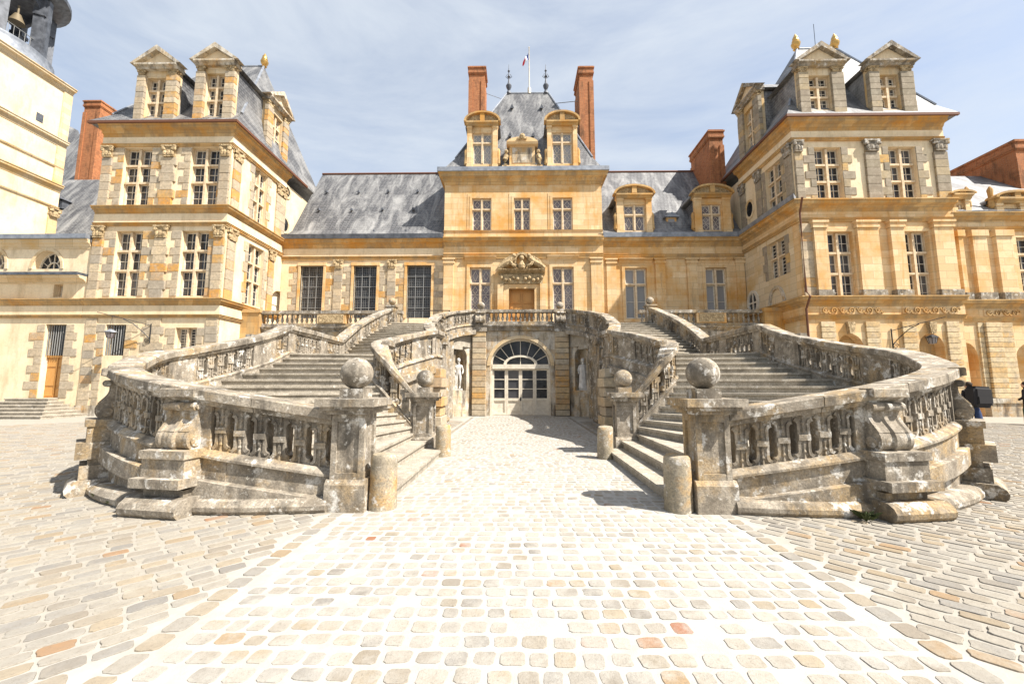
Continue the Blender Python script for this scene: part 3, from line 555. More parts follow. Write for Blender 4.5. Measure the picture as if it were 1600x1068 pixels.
# the balcony: slab, balustrade, ball piers, lamp box
m = MB(fg); m.box(-2.6, 2.6, -.4, .3, FLOOR - .02, FLOOR + .02); m.prof(-1.84, 1.84, [(0, FLOOR - .3), (.14, FLOOR - .28), (.2, FLOOR - .1), (.28, FLOOR - .08), (.28, FLOOR - .021), (0, FLOOR - .021)]); m.build('balcony_slab', 'stair', G)
def bal_mesh(h, r):
    m = MB(); m.lathe([(r * .8, 0), (r * .8, h * .06), (r * .5, h * .1), (r * .55, h * .16), (r, h * .34), (r * .8, h * .5), (r * .45, h * .72), (r * .5, h * .86), (r * .75, h * .9), (r * .8, h)], 0, 0, 10); return m.mesh('baluster')
BAL = bal_mesh(.5, .085); BAL.materials.append(M['stair'])
m = MB(fg); m.box(-1.8, 1.8, -.1, .2, FLOOR + .021, FLOOR + .2); m.box(-1.8, 1.8, -.13, .23, FLOOR + .7, FLOOR + .85); m.build('handrail', 'stair', G)
for k in range(15):
    b = bpy.data.objects.new('baluster', BAL); COL.objects.link(b); b.location = (-1.68 + k * 3.36 / 14, YG - .05, FLOOR + .2); adopt(b, G)
for s in (-1, 1):
    m = MB(fg); m.box(s * 1.8, s * 2.5, -.15, .26, FLOOR - .34, FLOOR + .1); m.box(s * 1.86, s * 2.44, -.15, .22, FLOOR + .1, FLOOR + .7); m.box(s * 1.78, s * 2.52, -.2, .28, FLOOR + .7, FLOOR + .86); p = m.build('ball_pier', 'stair', G)
    m = MB(Fr((s * 2.15, YG - .22, FLOOR + .7), (1, 0, 0), (0, -1, 0))); m.smooth = True; console(m, .58, .5); m.build('console', 'stair', p)
    m = MB(); m.lathe([(.09, FLOOR + .86), (.07, FLOOR + .9), (.09, FLOOR + .92)], s * 2.15, YG - .02, 12); m.sphere((s * 2.15, YG - .02, FLOOR + 1.1), .2, 20, 14); m.build('stone_ball', 'stair', p)
# ------------------------------------------------------------------ terrace on both sides
for s in (-1, 1):
    xe = -16.3 if s < 0 else 15.1; yt = 23.0; ft = front(yt); a, b = sorted((s * 6.9, xe))
    T = thing('terrace', f'raised stone terrace with a low balustrade {"left" if s < 0 else "right"} of the stair, below the {"grilled" if s < 0 else "curtained"} windows', 'terrace', ((a + b) / 2, yt, 0), 'terraces beside the stair')
    m = MB(); m.box(min(a, b), max(a, b), yt, 26.0, 0, FLOOR); m.box(*sorted((s * 2.6, s * 6.898)), 21.42, 26.0, 4.4, FLOOR); m.build('terrace_wall', 'gate', T)
    m = MB(ft); m.prof(a, b, prof_cornice(FLOOR - .1, FLOOR + .18, .22)); m.box(a, b, -.2, .1, FLOOR + .18, FLOOR + .36); m.box(a, b, -.24, .18, FLOOR + .95, FLOOR + 1.13); m.build('handrail', 'stair', T)
    p0, p1 = sorted((s * 10.2, s * 11.9)); m = MB(ft); m.box(p0, p1, -.22, .14, FLOOR + .362, FLOOR + .948); k = m.build('carved_panel', 'ochre', T); m = MB(ft); m.box(p0 + .15, p1 - .15, .14, .19, FLOOR + .42, FLOOR + .88); m.build('relief', 'carved', k)
    e0, e1 = sorted((xe, xe - s * 1.1)); m = MB(ft); m.box(e0, e1, -.3, .3, 3.6, FLOOR + 1.0); m.box(e0 - .06, e1 + .06, -.3, .38, FLOOR + 1.0, FLOOR + 1.2); m.build('end_pier', 'ochre_trim', T)
    for c0, c1 in ((a, p0), (p1, b)):
        n = int((c1 - c0 - .2) / .27)
        for i in range(n):
            o = bpy.data.objects.new('baluster', BAL); COL.objects.link(o); o.location = (c0 + .2 + i * (c1 - c0 - .3) / max(n - 1, 1), yt + .04, FLOOR + .36); o.scale = (1, 1, 1.18); adopt(o, T)
# ------------------------------------------------------------------ palace helpers
def ax(x, y, X):
    r = FW * FPX + RT * (x - PCX) + UP * (PCY - y); q = CAM + r * ((X - CAM.x) / r.x); return q.y, q.z
BLK['ochre_block'] = unit_block(); BLK['ochre_block'].materials.append(blocks('ochre rusticated block', [(0, (.6, .46, .27)), (.4, (.64, .51, .31)), (.75, (.56, .41, .22)), (1, (.6, .38, .15))]))
def entab(parent, fr, u0, u1, za, zf, zc, zt, p, m0=0, m1=0, trim='ochre_trim', frieze='plaster', arch='quoin'):
    m = MB(fr); m.prof(u0, u1, [(-.05, za), (.09, za), (.09, (za + zf) / 2), (.12, (za + zf) / 2), (.12, zf - .05), (.16, zf), (-.05, zf)], m0, m1); m.build('architrave', trim, parent)
    m = MB(fr); m.prof(u0, u1, [(-.05, zf), (.07, zf), (.07, zc), (-.05, zc)], m0, m1); m.build('frieze', frieze, parent)
    m = MB(fr); m.prof(u0, u1, prof_cornice(zc, zt, p), m0, m1); return m.build('cornice', trim, parent)
def hip(parent, x0, x1, y0, y1, ze, rx0, rx1, ry, zr, name='roof', flare=.75, soffit='ochre_trim'):
    m = MB(); k = .16; E = [(x0, y0), (x1, y0), (x1, y1), (x0, y1)]; RR = [(rx0, ry - .05), (rx1, ry - .05), (rx1, ry + .05), (rx0, ry + .05)]
    M1 = [(a[0] + (b[0] - a[0]) * k, a[1] + (b[1] - a[1]) * k) for a, b in zip(E, RR)]; zm = ze + (zr - ze) * k * flare
    pts = [(x, y, ze - .12) for x, y in E] + [(x, y, ze) for x, y in E] + [(x, y, zm) for x, y in M1] + [(x, y, zr) for x, y in RR]
    m.add(pts, [(j * 4 + i, j * 4 + (i + 1) % 4, j * 4 + 4 + (i + 1) % 4, j * 4 + 4 + i) for j in range(3) for i in range(4)] + [(0, 1, 2, 3), (12, 13, 14, 15)])
    r = m.build(name, 'slate', parent)
    m = MB()
    for a, b, q, s2 in ((M1[0], RR[0], zm, zr), (M1[1], RR[1], zm, zr)): m.tube([(a[0], a[1], q + .02), (b[0], b[1], s2 + .02)], .07, 6)
    m.tube([(rx0, ry, zr + .04), (rx1, ry, zr + .04)], .1, 6); m.build('ridge_lead', 'lead', r); return r
def dormer(parent, fr, u0, u1, z0, zl, zp, wu0, wu1, wz0, wz1, depth, style='gable', kind='quoin', wkw=None):
    """body from z0 to the lintel zl, pediment to zp"""
    stone = {'quoin': 'pale', 'quoin_grey': 'pale'}.get(kind, 'ochre'); m = MB(fr); m.wall(u0 + .1, u1 - .1, z0, zl, -.32, 0, [(wu0, wu1, wz0, wz1)]); d = m.build('dormer', stone, parent); m = MB(fr); m.box(u0 + .16, u1 - .16, -depth, -.322, z0, zl); m.build('dormer_cheeks', 'slate', d)
    m = MB(fr); e = .16; m.prof(u0 - e * .3, u1 + e * .3, [(-.3, zl), (.2, zl), (.24, zl + .1), (.36, zl + .16), (.36, zl + .26), (-.3, zl + .26)]); zl2 = zl + .26; uc = (u0 + u1) / 2
    if style == 'gable':
        P = [(u0 - .28, zl2), (u1 + .28, zl2), (uc, zp)]; t = .22
        m.poly([(u0 - .28, zl2), (u0 - .02, zl2), (uc, zp - t * 1.35), (uc, zp)], -.2, .36); m.poly([(u1 + .28, zl2), (u1 + .02, zl2), (uc, zp - t * 1.35), (uc, zp)], -.2, .36)
        m.build('pediment', {'quoin': 'quoin_mat', 'quoin_grey': 'quoin_grey_mat'}.get(kind, 'ochre_trim'), d); m = MB(fr); m.poly([(u0, zl2), (u1, zl2), (uc, zp - t * 1.2)], -.1, .1); m.build('tympanum', 'plaster', d)
        m = MB(fr); m.poly([(u0 - .1, zl + .1), (u1 + .1, zl + .1), (uc, zp - .12)], -depth, -.202); m.build('dormer_roof', 'slate', d)
        for a, b in ((u0, wu0 - .02), (wu1 + .02, u1)): stack(d, fr, a, b, z0, zl - .32, kind, .36, .14); capital(d, fr, (a + b) / 2, .03, b - a, zl - .32, zl - .003, depth=.3)
    else:
        W = u1 - u0 + .44; h = zp - zl2; m.ring(uc, zl2, W / 2, h, W / 2 - .14, h - .12, -.2, .36, 14); m.box(uc - .16, uc + .16, .05, .3, zl2 + .05, zp - .12); m.build('pediment', 'ochre_trim', d)
        m = MB(fr); m.half(uc, zl2, W / 2 - .15, h - .12, -.18, .12); m.build('tympanum', 'carved', d); m = MB(fr); m.half(uc, zl + .1, W / 2 - .05, h + .1, -depth, -.202); m.build('dormer_roof', 'slate', d)
        for a, b in ((u0, wu0 - .06), (wu1 + .06, u1)):
            m = MB(fr); m.box(a, b, -.1, .12, z0, zl - .14); m.box(a - .03, b + .03, -.1, .17, zl - .14, zl - .002); m.box(a - .03, b + .03, -.1, .16, z0, z0 + .25); m.build('pilaster', 'ochre', d)
            m = MB(fr); q = a - .14 if a == u0 else b; m.lathe([(.02, z0 + .2), (.15, z0 + .35), (.1, z0 + .9), (.13, z0 + 1.3), (.03, z0 + 1.5)], q + .07, -.02, 8); m.build('scroll', 'ochre_trim', d)
    w = window(d, fr, wu0, wu1, wz0, wz1, **(wkw or {})); return d
for k, src in (('quoin_mat', 'gate'), ('quoin_grey_mat', 'stair')): M[k] = M[src]
def pot(parent, x, y, z, h, mat='gold', name='finial'):
    m = MB(); m.lathe([(.12 * h, z), (.16 * h, z + .05 * h), (.07 * h, z + .1 * h), (.2 * h, z + .22 * h), (.24 * h, z + .38 * h), (.17 * h, z + .48 * h), (.19 * h, z + .52 * h), (.14 * h, z + .68 * h), (.15 * h, z + .72 * h), (.08 * h, z + .86 * h), (.01, z + h)], x, y, 14); m.build(name, mat, parent)
def chimney(parent, x0, x1, y0, y1, z0, zt):
    m = MB(); m.box(x0, x1, y0, y1, z0, zt - .7); g = .07
    w = x1 - x0; p = min(.22, w * .25)
    for a, b in ((x0, x0 + p), (x1 - p, x1)): m.box(a - .05, b + .05, y0 - .06, y1 + .06, z0, zt - 1.2)
    for k, (e, a, b) in enumerate(((.05, -.7, -.6), (.1, -.6, -.5), (.07, -.5, -.18), (.13, -.18, -.08), (.06, -.08, 0))): m.box(x0 - e, x1 + e, y0 - e, y1 + e, zt + a, zt + b)
    c = m.build('chimney', 'brick', parent); m = MB(); n = max(2, int((y1 - y0) / .6))
    for i in range(n): m.lathe([(.13, zt), (.1, zt + .12)], (x0 + x1) / 2, y0 + (i + .5) * (y1 - y0) / n, 10)
    m.build('chimney_pots', 'ochre_trim', c); return c
def oval(parent, fr, u, z, a, b, name='oval_window', glass='glass'):
    m = MB(fr); m.ring(u, z, a, b, a + .14, b + .14, -.02, .06, 22, 0, 2 * math.pi); w = m.build(name, 'pale', parent); m = MB(fr); m.poly([(u + (a + .02) * math.cos(t * .3142), z + (b + .02) * math.sin(t * .3142)) for t in range(20)], -.02, .012); m.build('pane', glass, w); return w
def scroll_frieze(parent, fr, a, b, d, z0, z1, mat='ochre_trim'):
    m = MB(fr); m.box(a, b, d - .04, d, z0, z1); f = m.build('carved_frieze', 'ochre', parent); m = MB(fr); h = z1 - z0; n = max(2, round((b - a) / (h * 1.15))); w = (b - a) / n; zc = (z0 + z1) / 2
    for k in range(n):
        u = a + (k + .5) * w; up = 1 if k % 2 else -1; m.ring(u, zc, h * .4, h * .4, h * .28, h * .28, d, d + .07, 12, math.radians(-60 * up), math.radians(-60 * up + 290)); m.sphere((u, d + .03, zc), h * .13, 8, 6)
        m.ring(u + w * .5, zc, w * .2, h * .46, w * .1, h * .3, d, d + .05, 6, math.radians(0 if up > 0 else 180), math.radians(150 if up > 0 else 330))
    m.smooth = False; m.build('relief', mat, f)
# ------------------------------------------------------------------ left corner pavilion
fl = front(21.0)
LP = thing('corner_pavilion', 'tall cream pavilion at left with mottled grey and orange stone quoins and gabled dormers', 'pavilion', (-20, 23, 0))
UW = [(-22.45, -20.85), (-18.6, -17.0)]; LW = [(-22.4, -20.9), (-18.72, -17.2)]; ZU, ZL = (11.62, 15.02), (6.42, 10.12); UL, UR, XS = -23.62, -16.3, -16.3
holes = [(a, b, *ZU) for a, b in UW] + [(a, b, *ZL) for a, b in LW] + [(-22.42, -21.3, 3.2, 4.88), (-18.58, -17.42, 3.2, 4.7)]
m = MB(fl); m.wall(UL, UR, 0, 15.6, -.5, 0, holes); m.build('wall', 'plaster', LP)
fls = Fr((XS, 21.0, 0), (0, 1, 0), (1, 0, 0)); SU = (ax(397, 290, XS)[0] - 21, ax(417, 300, XS)[0] - 21); SL = (ax(386, 420, XS)[0] - 21, ax(410, 430, XS)[0] - 21); AD = (ax(424, 460, XS)[0] - 21, ax(448, 460, XS)[0] - 21)
m = MB(fls); m.wall(.5, 9.0, 0, 15.6, -.5, 0, [(*SU, *ZU), (*SL, *ZL), (*AD, FLOOR, 7.95)]); m.arch(*AD, 7.2, 7.95, -.5, 0); m.build('side_wall', 'plaster', LP)
m = MB(); m.box(UL, UL + .5, 21.5, 30, 0, 15.6); m.box(UL + .5, -16.8, 29.5, 30, 0, 15.6); m.build('back_wall', 'plaster', LP)
for a, b in UW: window(LP, fl, a, b, *ZU); jamb(LP, fl, a, b, ZU[0], ZU[1] - .02, course=.45)
for a, b in LW: window(LP, fl, a, b, *ZL); jamb(LP, fl, a, b, ZL[0], ZL[1] - .02, course=.45)
window(LP, fls, *SU, *ZU); jamb(LP, fls, *SU, *ZU, course=.6, long=.4, short=.25); window(LP, fls, *SL, *ZL); jamb(LP, fls, *SL, *ZL, course=.6, long=.4, short=.25)
m = MB(fls); m.wall(AD[0], AD[1], FLOOR, 7.94, -.4, -.3); 
for z in (5.4, 6.2, 7.0): m.box(AD[0] + .15, AD[1] - .15, -.3, -.26, z, z + .6)
m.build('arched_door', 'paint', LP)
for px, py in ((447, 299), (444, 351)): Y, z = ax(px, py, XS); oval(LP, fls, Y - 21, z, .42, .36 if py < 320 else .46)
for (a, b) in ((-23.6, -23.05), (-20.15, -19.45), (-16.85, -16.3)):
    stack(LP, fl, a, b, 11.5, 14.38, tooth=.1 if a == -20.15 else 0); capital(LP, fl, (a + b) / 2, .02, b - a + .12, 14.4, 15.06, depth=.42); stack(LP, fl, a, b, 6.3, 9.68, tooth=.1 if a == -20.15 else 0); capital(LP, fl, (a + b) / 2, .02, b - a + .12, 9.7, 10.38, depth=.42)
for a, b in ((.15, .75), (ax(424, 300, XS)[0] - 21 + .5, ax(434, 300, XS)[0] - 21 + .5), (4.6, 5.2)):
    stack(LP, fls, a, b, 11.5, 14.38, course=.55, dp=.1); capital(LP, fls, (a + b) / 2, .02, b - a + .1, 14.4, 15.06, depth=.4)
for a, b in ((.15, .75), (SL[1] + .45, SL[1] + 1.0)): stack(LP, fls, a, b, 6.3, 9.68, course=.55, dp=.1); capital(LP, fls, (a + b) / 2, .02, b - a + .1, 9.7, 10.38, depth=.4)
for a, b in ((-20.2, -19.4), (-16.95, -16.3), (-23.5, -22.9)): stack(LP, fl, a, b, .4, 5.2, course=.42, dp=.05, tooth=.2 if a > -21 and a < -19 else 0)
jamb(LP, fl, -22.42, -21.3, .5, 4.9, course=.45); jamb(LP, fl, -18.58, -17.42, 2.0, 4.7, course=.45, long=.5)
for fr, u0, u1, k0, k1 in ((fl, UL - .1, UR, 0, 1), (fls, 0, 5.2, 1, 0)):
    entab(LP, fr, u0, u1, 15.06, 15.2, 15.62, 16.25, .46, k0, k1); entab(LP, fr, u0, u1, 10.4, 10.56, 11.08, 11.48, .34, k0, k1); entab(LP, fr, u0, u1, 5.25, 5.4, 5.9, 6.28, .3, k0, k1)
m = MB(fl); m.box(UL, UR + .06, 0, .06, 0, .55); m.build('plinth', 'gate', LP)
m = MB(fl); m.box(-22.42, -21.3, -.45, -.4, 3.2, 4.88); g = m.build('barred_window', 'glass', LP); m = MB(fl)
for k in range(8): m.lathe([(.022, 3.2), (.022, 4.88)], -22.35 + k * .14, -.1, 6)
m.build('bars', 'bars', g); window(LP, fl, -18.58, -17.42, 3.2, 4.7, rows=(1,), mull=.1, bars=(2, 3.3))
zr = at(340, 106, 25.2)[1]; roof = hip(LP, UL - .56, UR + .52, 20.48, 30.5, 16.36, -20.9, -17.75, 25.2, zr)
m = MB(); m.box(UL - .59, UR + .55, 20.45, 20.58, 16.2, 16.34); m.box(UR + .42, UR + .55, 20.581, 28, 16.2, 16.34); m.build('gutter', 'rust', LP); pot(roof, -17.75, 25.2, zr, 1.05)
for a, b, w0, w1 in ((214.5, 277.5, 228, 259.5), (306, 367, 321, 351)):
    YD = 20.75; fd = front(YD); u0, u1, q0, q1 = [at(p, 150, YD)[0] for p in (a, b, w0, w1)]
    dormer(LP, fd, u0, u1, 16.45, at(240, 112 if a < 300 else 107, YD)[1], at(240, 78 if a < 300 else 75, YD)[1], q0, q1, 16.7, at(240, 122 if a < 300 else 116, YD)[1], 3.4)
fd = Fr((XS + .25, 24.4, 0), (0, 1, 0), (1, 0, 0)); dormer(LP, fd, -1.15, 1.15, 16.45, 19.7, 21.1, -.55, .55, 16.7, 19.3, 2.6)
# wall lantern on its bracket
def lantern(label, fr, u, z, L, flip, roofcol='iron'):
    T = thing('wall_lantern', label, 'lantern', fr.p(u, 0, z), 'bracket lanterns on the pavilions')
    m = MB(fr); e = L * flip
    m.tube([(u, .05, z), (u + e * .5, .6, z + .28), (u + e, 1.1, z + .55)], .018); m.tube([(u, .05, z - .75), (u + e * .12, .2, z - .4), (u + e * .3, .45, z + .02), (u + e * .52, .62, z + .27)], .022); m.tube([(u, .05, z + .1), (u, .05, z - .95)], .03)
    P = [(u + e * .05 + .16 * math.cos(a) * (1 - a / 12), .12, z - .8 + .16 * math.sin(a) * (1 - a / 12)) for a in [i * .5 for i in range(18)]]; m.tube(P, .016); m.build('bracket', 'iron', T)
    q = u + e * .72; m = MB(fr)
    for dx in (-.12, .12): m.tube([(u + e * .72, .82, z + .4), (q + dx, .82, z - .28)], .008, 4)
    m.build('chains', 'iron', T); m = MB(fr); m.lathe([(.05, z - .3), (.24, z - .42), (.26, z - .46), (.21, z - .46)], q, .82, 8, False); m.build('lantern_cap', roofcol, T)
    m = MB(fr); m.lathe([(.2, z - .47), (.13, z - .75), (.04, z - .79)], q, .82, 8, False); m.build('lantern_glass', 'leadglass', T); m = MB(fr)
    for i in range(8): a = i * math.pi / 4; m.tube([(q + .205 * math.cos(a), .82 + .205 * math.sin(a), z - .46), (q + .135 * math.cos(a), .82 + .135 * math.sin(a), z - .76)], .012, 4)
    m.build('lantern_frame', 'iron', T)
lantern('grey hooded lantern hanging from an iron bracket beside the barred window of the left pavilion', fl, -19.9, at(228, 523, 21)[1] + .5, 1.9, -1, 'lead')
# ------------------------------------------------------------------ low chapel wing and bell tower
CW = thing('chapel_wing', 'low cream wing with half-round windows and an oak door, left of the left pavilion', 'wing', (-28, 22, 0))
dx0, dx1 = at(65, 560, 21)[0], at(98, 560, 21)[0]; lun = [(at(50, 420, 21)[0], at(95, 420, 21)[0]), (at(-20, 420, 21)[0], at(8, 420, 21)[0])]; zl0, zl1 = at(70, 420, 21)[1], at(70, 392, 21)[1]
sm = (at(84, 450, 21)[0], at(98, 450, 21)[0], at(90, 464, 21)[1], at(90, 444, 21)[1])
m = MB(fl); m.wall(-36, UL - .003, 0, 9.6, -.5, -.003, [(dx0, dx1, .95, 4.9), sm] + [(a, b, zl0, zl1) for a, b in lun])
for a, b in lun: m.arch(a, b, zl0, zl1, -.5, -.003)
m.build('wall', 'plaster', CW)
for a, b in lun:
    m = MB(fl); c = (a + b) / 2; r_ = (b - a) / 2; h = zl1 - zl0; m.half(c, zl0, r_, h, -.42, -.38); w = m.build('half_round_window', 'glass', CW); m = MB(fl); m.ring(c, zl0, r_ * .93, h * .93, r_, h, -.38, -.3); m.ring(c, zl0, r_ * .42, h * .42, r_ * .47, h * .47, -.378, -.31)
    for k in range(1, 6): t = math.pi * k / 6; p, q = (c + r_ * .45 * math.cos(t), zl0 + h * .45 * math.sin(t)), (c + r_ * .95 * math.cos(t), zl0 + h * .95 * math.sin(t)); m.poly([(p[0] - .02, p[1]), (q[0] - .02, q[1]), (q[0] + .02, q[1]), (p[0] + .02, p[1])], -.376, -.32)
    m.box(c - .02, c + .02, -.376, -.32, zl0, zl0 + h * .45); m.box(a, b, -.379, -.3, zl0, zl0 + .05); m.build('bars', 'paint', w); m = MB(fl); m.ring(c, zl0, r_, h, r_ + .16, h + .16, -.004, .04); m.build('arch_moulding', 'pale', CW)
window(CW, fl, *sm, rows=(1,), cols=1, rec=.35, bars=(2, 3))
m = MB(fl); m.box(dx0, dx1, -.42, -.36, 3.22, 4.9); w = m.build('door_grille', 'glass', CW); m = MB(fl)
for k in range(9): m.lathe([(.02, 3.22), (.02, 4.88)], dx0 + .06 + k * (dx1 - dx0 - .12) / 8, -.15, 6)
m.build('bars', 'bars', w)
m = MB(fl); m.box(dx0, dx1, -.42, -.3, .96, 3.2); d = m.build('oak_door', 'oak', CW); md = (dx0 + dx1) / 2; m = MB(fl); m.box(md - .03, md + .03, -.3, -.25, .98, 3.18); m.box(dx0, dx1, -.3, -.22, 3.1, 3.219)
for a, b in ((dx0 + .07, md - .08), (md + .08, dx1 - .07)):
    for z0, z1 in ((1.05, 1.45), (1.6, 2.5), (2.62, 3.0)): m.box(a, b, -.3, -.265, z0, z1)
m.build('door_panels', 'oak', d)
jamb(CW, fl, dx0, dx1, .95, 4.9, course=.45, dp=.03, long=.75, short=.45); stack(CW, fl, -29.6, -28.8, .5, 5.2, course=.45, dp=.03, tooth=.2)
entab(CW, fl, -36, UL - .12, 5.25, 5.4, 5.9, 6.26, .3)
m = MB(fl); z = at(70, 440, 21)[1]; m.prof(-36, UL - .12, prof_cornice(z - .1, z + .25, .5)); m.build('ledge', 'pale', CW); m = MB(fl); m.box(-36, UL - .12, 0, .56, z + .252, z + .4); m.build('ledge_lead', 'darklead', CW)
m = MB(fl); m.prof(-36, UL - .12, prof_cornice(9.1, 9.6, .25)); m.build('cornice', 'pale', CW); m = MB(fl); m.box(-36, UL - .12, -.3, .36, 9.602, 9.85); m.build('gutter', 'lead', CW)
m = MB(); p, q = at(110, 372, 29.4)[1], at(110, 281, 33.5)[1]; m.add([(-50, 29.4, p), (UL + .4, 29.4, p), (UL + .4, 33.5, q), (-50, 33.5, q)], [(0, 1, 2, 3)]); r_ = m.build('roof', 'slate', CW)
m = MB(); m.box(-36, UL - .02, 20.9, 29.4, 9.45, 9.6); m.build('flat_roof', 'lead', CW)
f_ = (372 - 322) / (372 - 281); Y = 29.4 + f_ * 3.6; X, z = at(98, 322, Y); m = MB(); m.box(X - .3, X + .3, Y - .3, Y + .9, z - .3, z + .4); m.add([(X - .45, Y - .5, z + .4), (X + .45, Y - .5, z + .4), (X, Y - .5, z + .7), (X - .45, Y + 1, z + .4), (X + .45, Y + 1, z + .4), (X, Y + 1, z + .7)], [(0, 1, 2), (3, 4, 5), (0, 2, 5, 3), (1, 2, 5, 4)]); m.build('roof_vent', 'darklead', r_)
m = MB(); Q = [(*at(x, y, Y), Y) for x, y, Y in ((60, 285, 37), (160, 285, 37), (122, 204, 40), (60, 172, 40))]; m.add([(x, Y, z) for x, z, Y in Q], [(0, 1, 2, 3)]); m.build('far_roof', 'slate', CW)
chimney(CW, at(132, 170, 34)[0], at(157, 170, 34)[0], 34, 35.8, 14, at(145, 157, 34)[1])
S = thing('entrance_steps', 'broad stone steps climbing to the oak door of the low wing', 'steps', (md, 20, 0))
for k in range(6): z = .155 * (k + 1); m = MB(); e = 4.2 - k * .62; m.box(md - e - .6, md + min(e, 4.2) * .55, 18.9 + k * .33, 20.97, z - .155, z); m.box(md - e - .62, md + e * .55 + .02, 18.87 + k * .33, 20.97, z - .05, z + .004); m.build('step', 'step', S)
BT = thing('bell_tower', 'square cream bell tower with a dark lead lantern at the top left corner', 'tower', (-33, 27, 0))
XT = -33.0; yn, yf = 21.6, ax(104, 220, XT)[0]; xc, yc = XT - 3.6, (yn + yf) / 2; hw = (yf - yn) / 2
z1, z2, z3 = ax(108, 138, XT)[1], ax(100, 222, XT)[1], ax(92, 290, XT)[1]
m = MB(); m.box(xc - 3.6, XT, yn, yf, 0, z1); m.build('wall', 'plaster', BT)
fts = Fr((XT, yn, 0), (0, 1, 0), (1, 0, 0)); ft = Fr((0, yn, 0), (1, 0, 0), (0, -1, 0)); W_ = yf - yn
for fr, a, b, k0, k1 in ((ft, xc - 3.6, XT, 0, 1), (fts, 0, W_, 1, 0)):
    for zz, hh, pp in ((z1, .5, .38), (z2, .5, .3), (z3, .5, .3), (z2 - 2.0, .2, .12), (z3 - 1.6, .2, .12)): m = MB(fr); m.prof(a, b, prof_cornice(zz - hh, zz, pp), k0, k1); m.build('cornice', 'pale', BT)
m = MB(fts); m.box(W_ - .55, W_ - .002, 0, .08, z2, z1 - .5); m.box(W_ - .55, W_ - .002, 0, .08, z3, z2 - .5); m.box(W_ - .55, W_ - .002, 0, .08, 8, z3 - 1.8); m.build('corner_pilaster', 'pale', BT); capital(BT, fts, W_ - .28, .05, .65, z3 - 2.4, z3 - 1.8)
Y, z = ax(62, 184, XT); m = MB(fts); m.box(Y - yn - .2, Y - yn + .2, -.1, .01, z - .3, z + .3); m.build('slot_window', 'darklead', BT)
zb = z1; rb = 3.3; m = MB(); m.lathe([(rb + .3, zb), (rb + .28, zb + 0.234), (rb + .1, zb + 0.527), (rb - .02, zb + 1.05), (rb, zb + 1.17), (rb, zb + 1.34), (.5, zb + 1.36)], xc, yc, 40); lan = m.build('lantern_base', 'lead', BT)
for k in range(8):
    a = 2 * math.pi * (k + .5) / 8; m = MB(Fr((xc + 2.75 * math.cos(a), yc + 2.75 * math.sin(a), 0), (-math.sin(a), math.cos(a), 0), (math.cos(a), math.sin(a), 0))); m.box(-.27, .27, -.3, .25, zb + 1.34, zb + 5.73); m.box(-.35, .35, -.3, .34, zb + 4.38, zb + 4.63); m.box(-.18, .18, .25, .42, zb + 1.34, zb + 5.73); m.build('lantern_pier', 'darklead', lan)
    a2 = 2 * math.pi * k / 8; m = MB(Fr((xc + 2.55 * math.cos(a2), yc + 2.55 * math.sin(a2), 0), (-math.sin(a2), math.cos(a2), 0), (math.cos(a2), math.sin(a2), 0))); m.arch(-.8, .8, zb + 4.68, zb + 5.38, -.1, .1); m.box(-1.05, 1.05, -.15, .15, zb + 5.38, zb + 5.8); m.build('lantern_arch', 'darklead', lan); m = MB(m.fr); m.tube([(-.8, 0, zb + 2.46), (.8, 0, zb + 2.46)], .025)
    for q in range(5): m.tube([(-.6 + q * .3, 0, zb + 1.34), (-.6 + q * .3, 0, zb + 2.46)], .014, 4)
    m.build('lantern_railing', 'bars', lan)
m = MB(); m.lathe([(2.75, zb + 5.73), (3.3, zb + 5.9), (3.45, zb + 6.08), (3.75, zb + 6.26), (3.75, zb + 6.55), (3.3, zb + 6.79), (3.0, zb + 7.96), (1.6, zb + 9.36), (.1, zb + 9.98)], xc, yc, 40); m.build('lantern_dome', 'darklead', lan)
X, z = at(27, 30, 24.3); m = MB(); m.lathe([(.42, z - .3), (.36, z - .2), (.25, z + .1), (.16, z + .35), (.03, z + .4)], X, 24.3, 16); m.tube([(X, 24.3, z + .35), (X, 24.3, z + 1.0)], .06); m.smooth = True; m.build('bell', 'bronze', lan)
# ------------------------------------------------------------------ left wing
YF = 26.3; fw = front(YF)
W1 = thing('palace_wing', 'slate roofed wing with three tall grilled windows left of the central pavilion', 'wing', (-11, 28, 0))
gw = [(-14.95, -13.38), (-11.3, -9.72), (-7.66, -6.0)]; zg = (6.1, 9.72)
m = MB(fw); m.wall(-16.28, -5.16, 0, 10.2, -.5, 0, [(a, b, *zg) for a, b in gw]); m.build('wall', 'plaster', W1)
for a, b in gw:
    m = MB(fw); m.box(a, b, -.35, -.3, *zg); w = m.build('grilled_window', 'glass', W1); m = MB(fw)
    for k in range(4): u = a + (b - a) * k / 3; m.box(u - .02, u + .02, -.16, -.12, *zg)
    for k in range(6): z = zg[0] + (zg[1] - zg[0]) * k / 5; m.box(a, b, -.165, -.125, z - .02, z + .02)
    m.build('grille', 'bars', w); m = MB(fw)
    for k in range(1, 12): u = a + (b - a) * k / 12; m.box(u - .007, u + .007, -.2, -.19, *zg)
    for k in range(1, 30): z = zg[0] + (zg[1] - zg[0]) * k / 30; m.box(a, b, -.212, -.202, z - .007, z + .007)
    m.build('wire_mesh', 'bars', w); m = MB(fw); m.box(a - .16, a, -.1, .07, zg[0], zg[1]); m.box(b, b + .16, -.1, .07, zg[0], zg[1]); m.box(a - .2, b + .2, -.1, .09, zg[1], zg[1] + .2); m.build('surround', 'ochre', w); jamb(W1, fw, a - .16, b + .16, 5.3, 9.7, course=.42)
for u in (-12.35, -8.7): stack(W1, fw, u - .28, u + .28, 5.3, 9.5, dp=.1); capital(W1, fw, u, .02, .66, 9.5, 10.1, depth=.34)
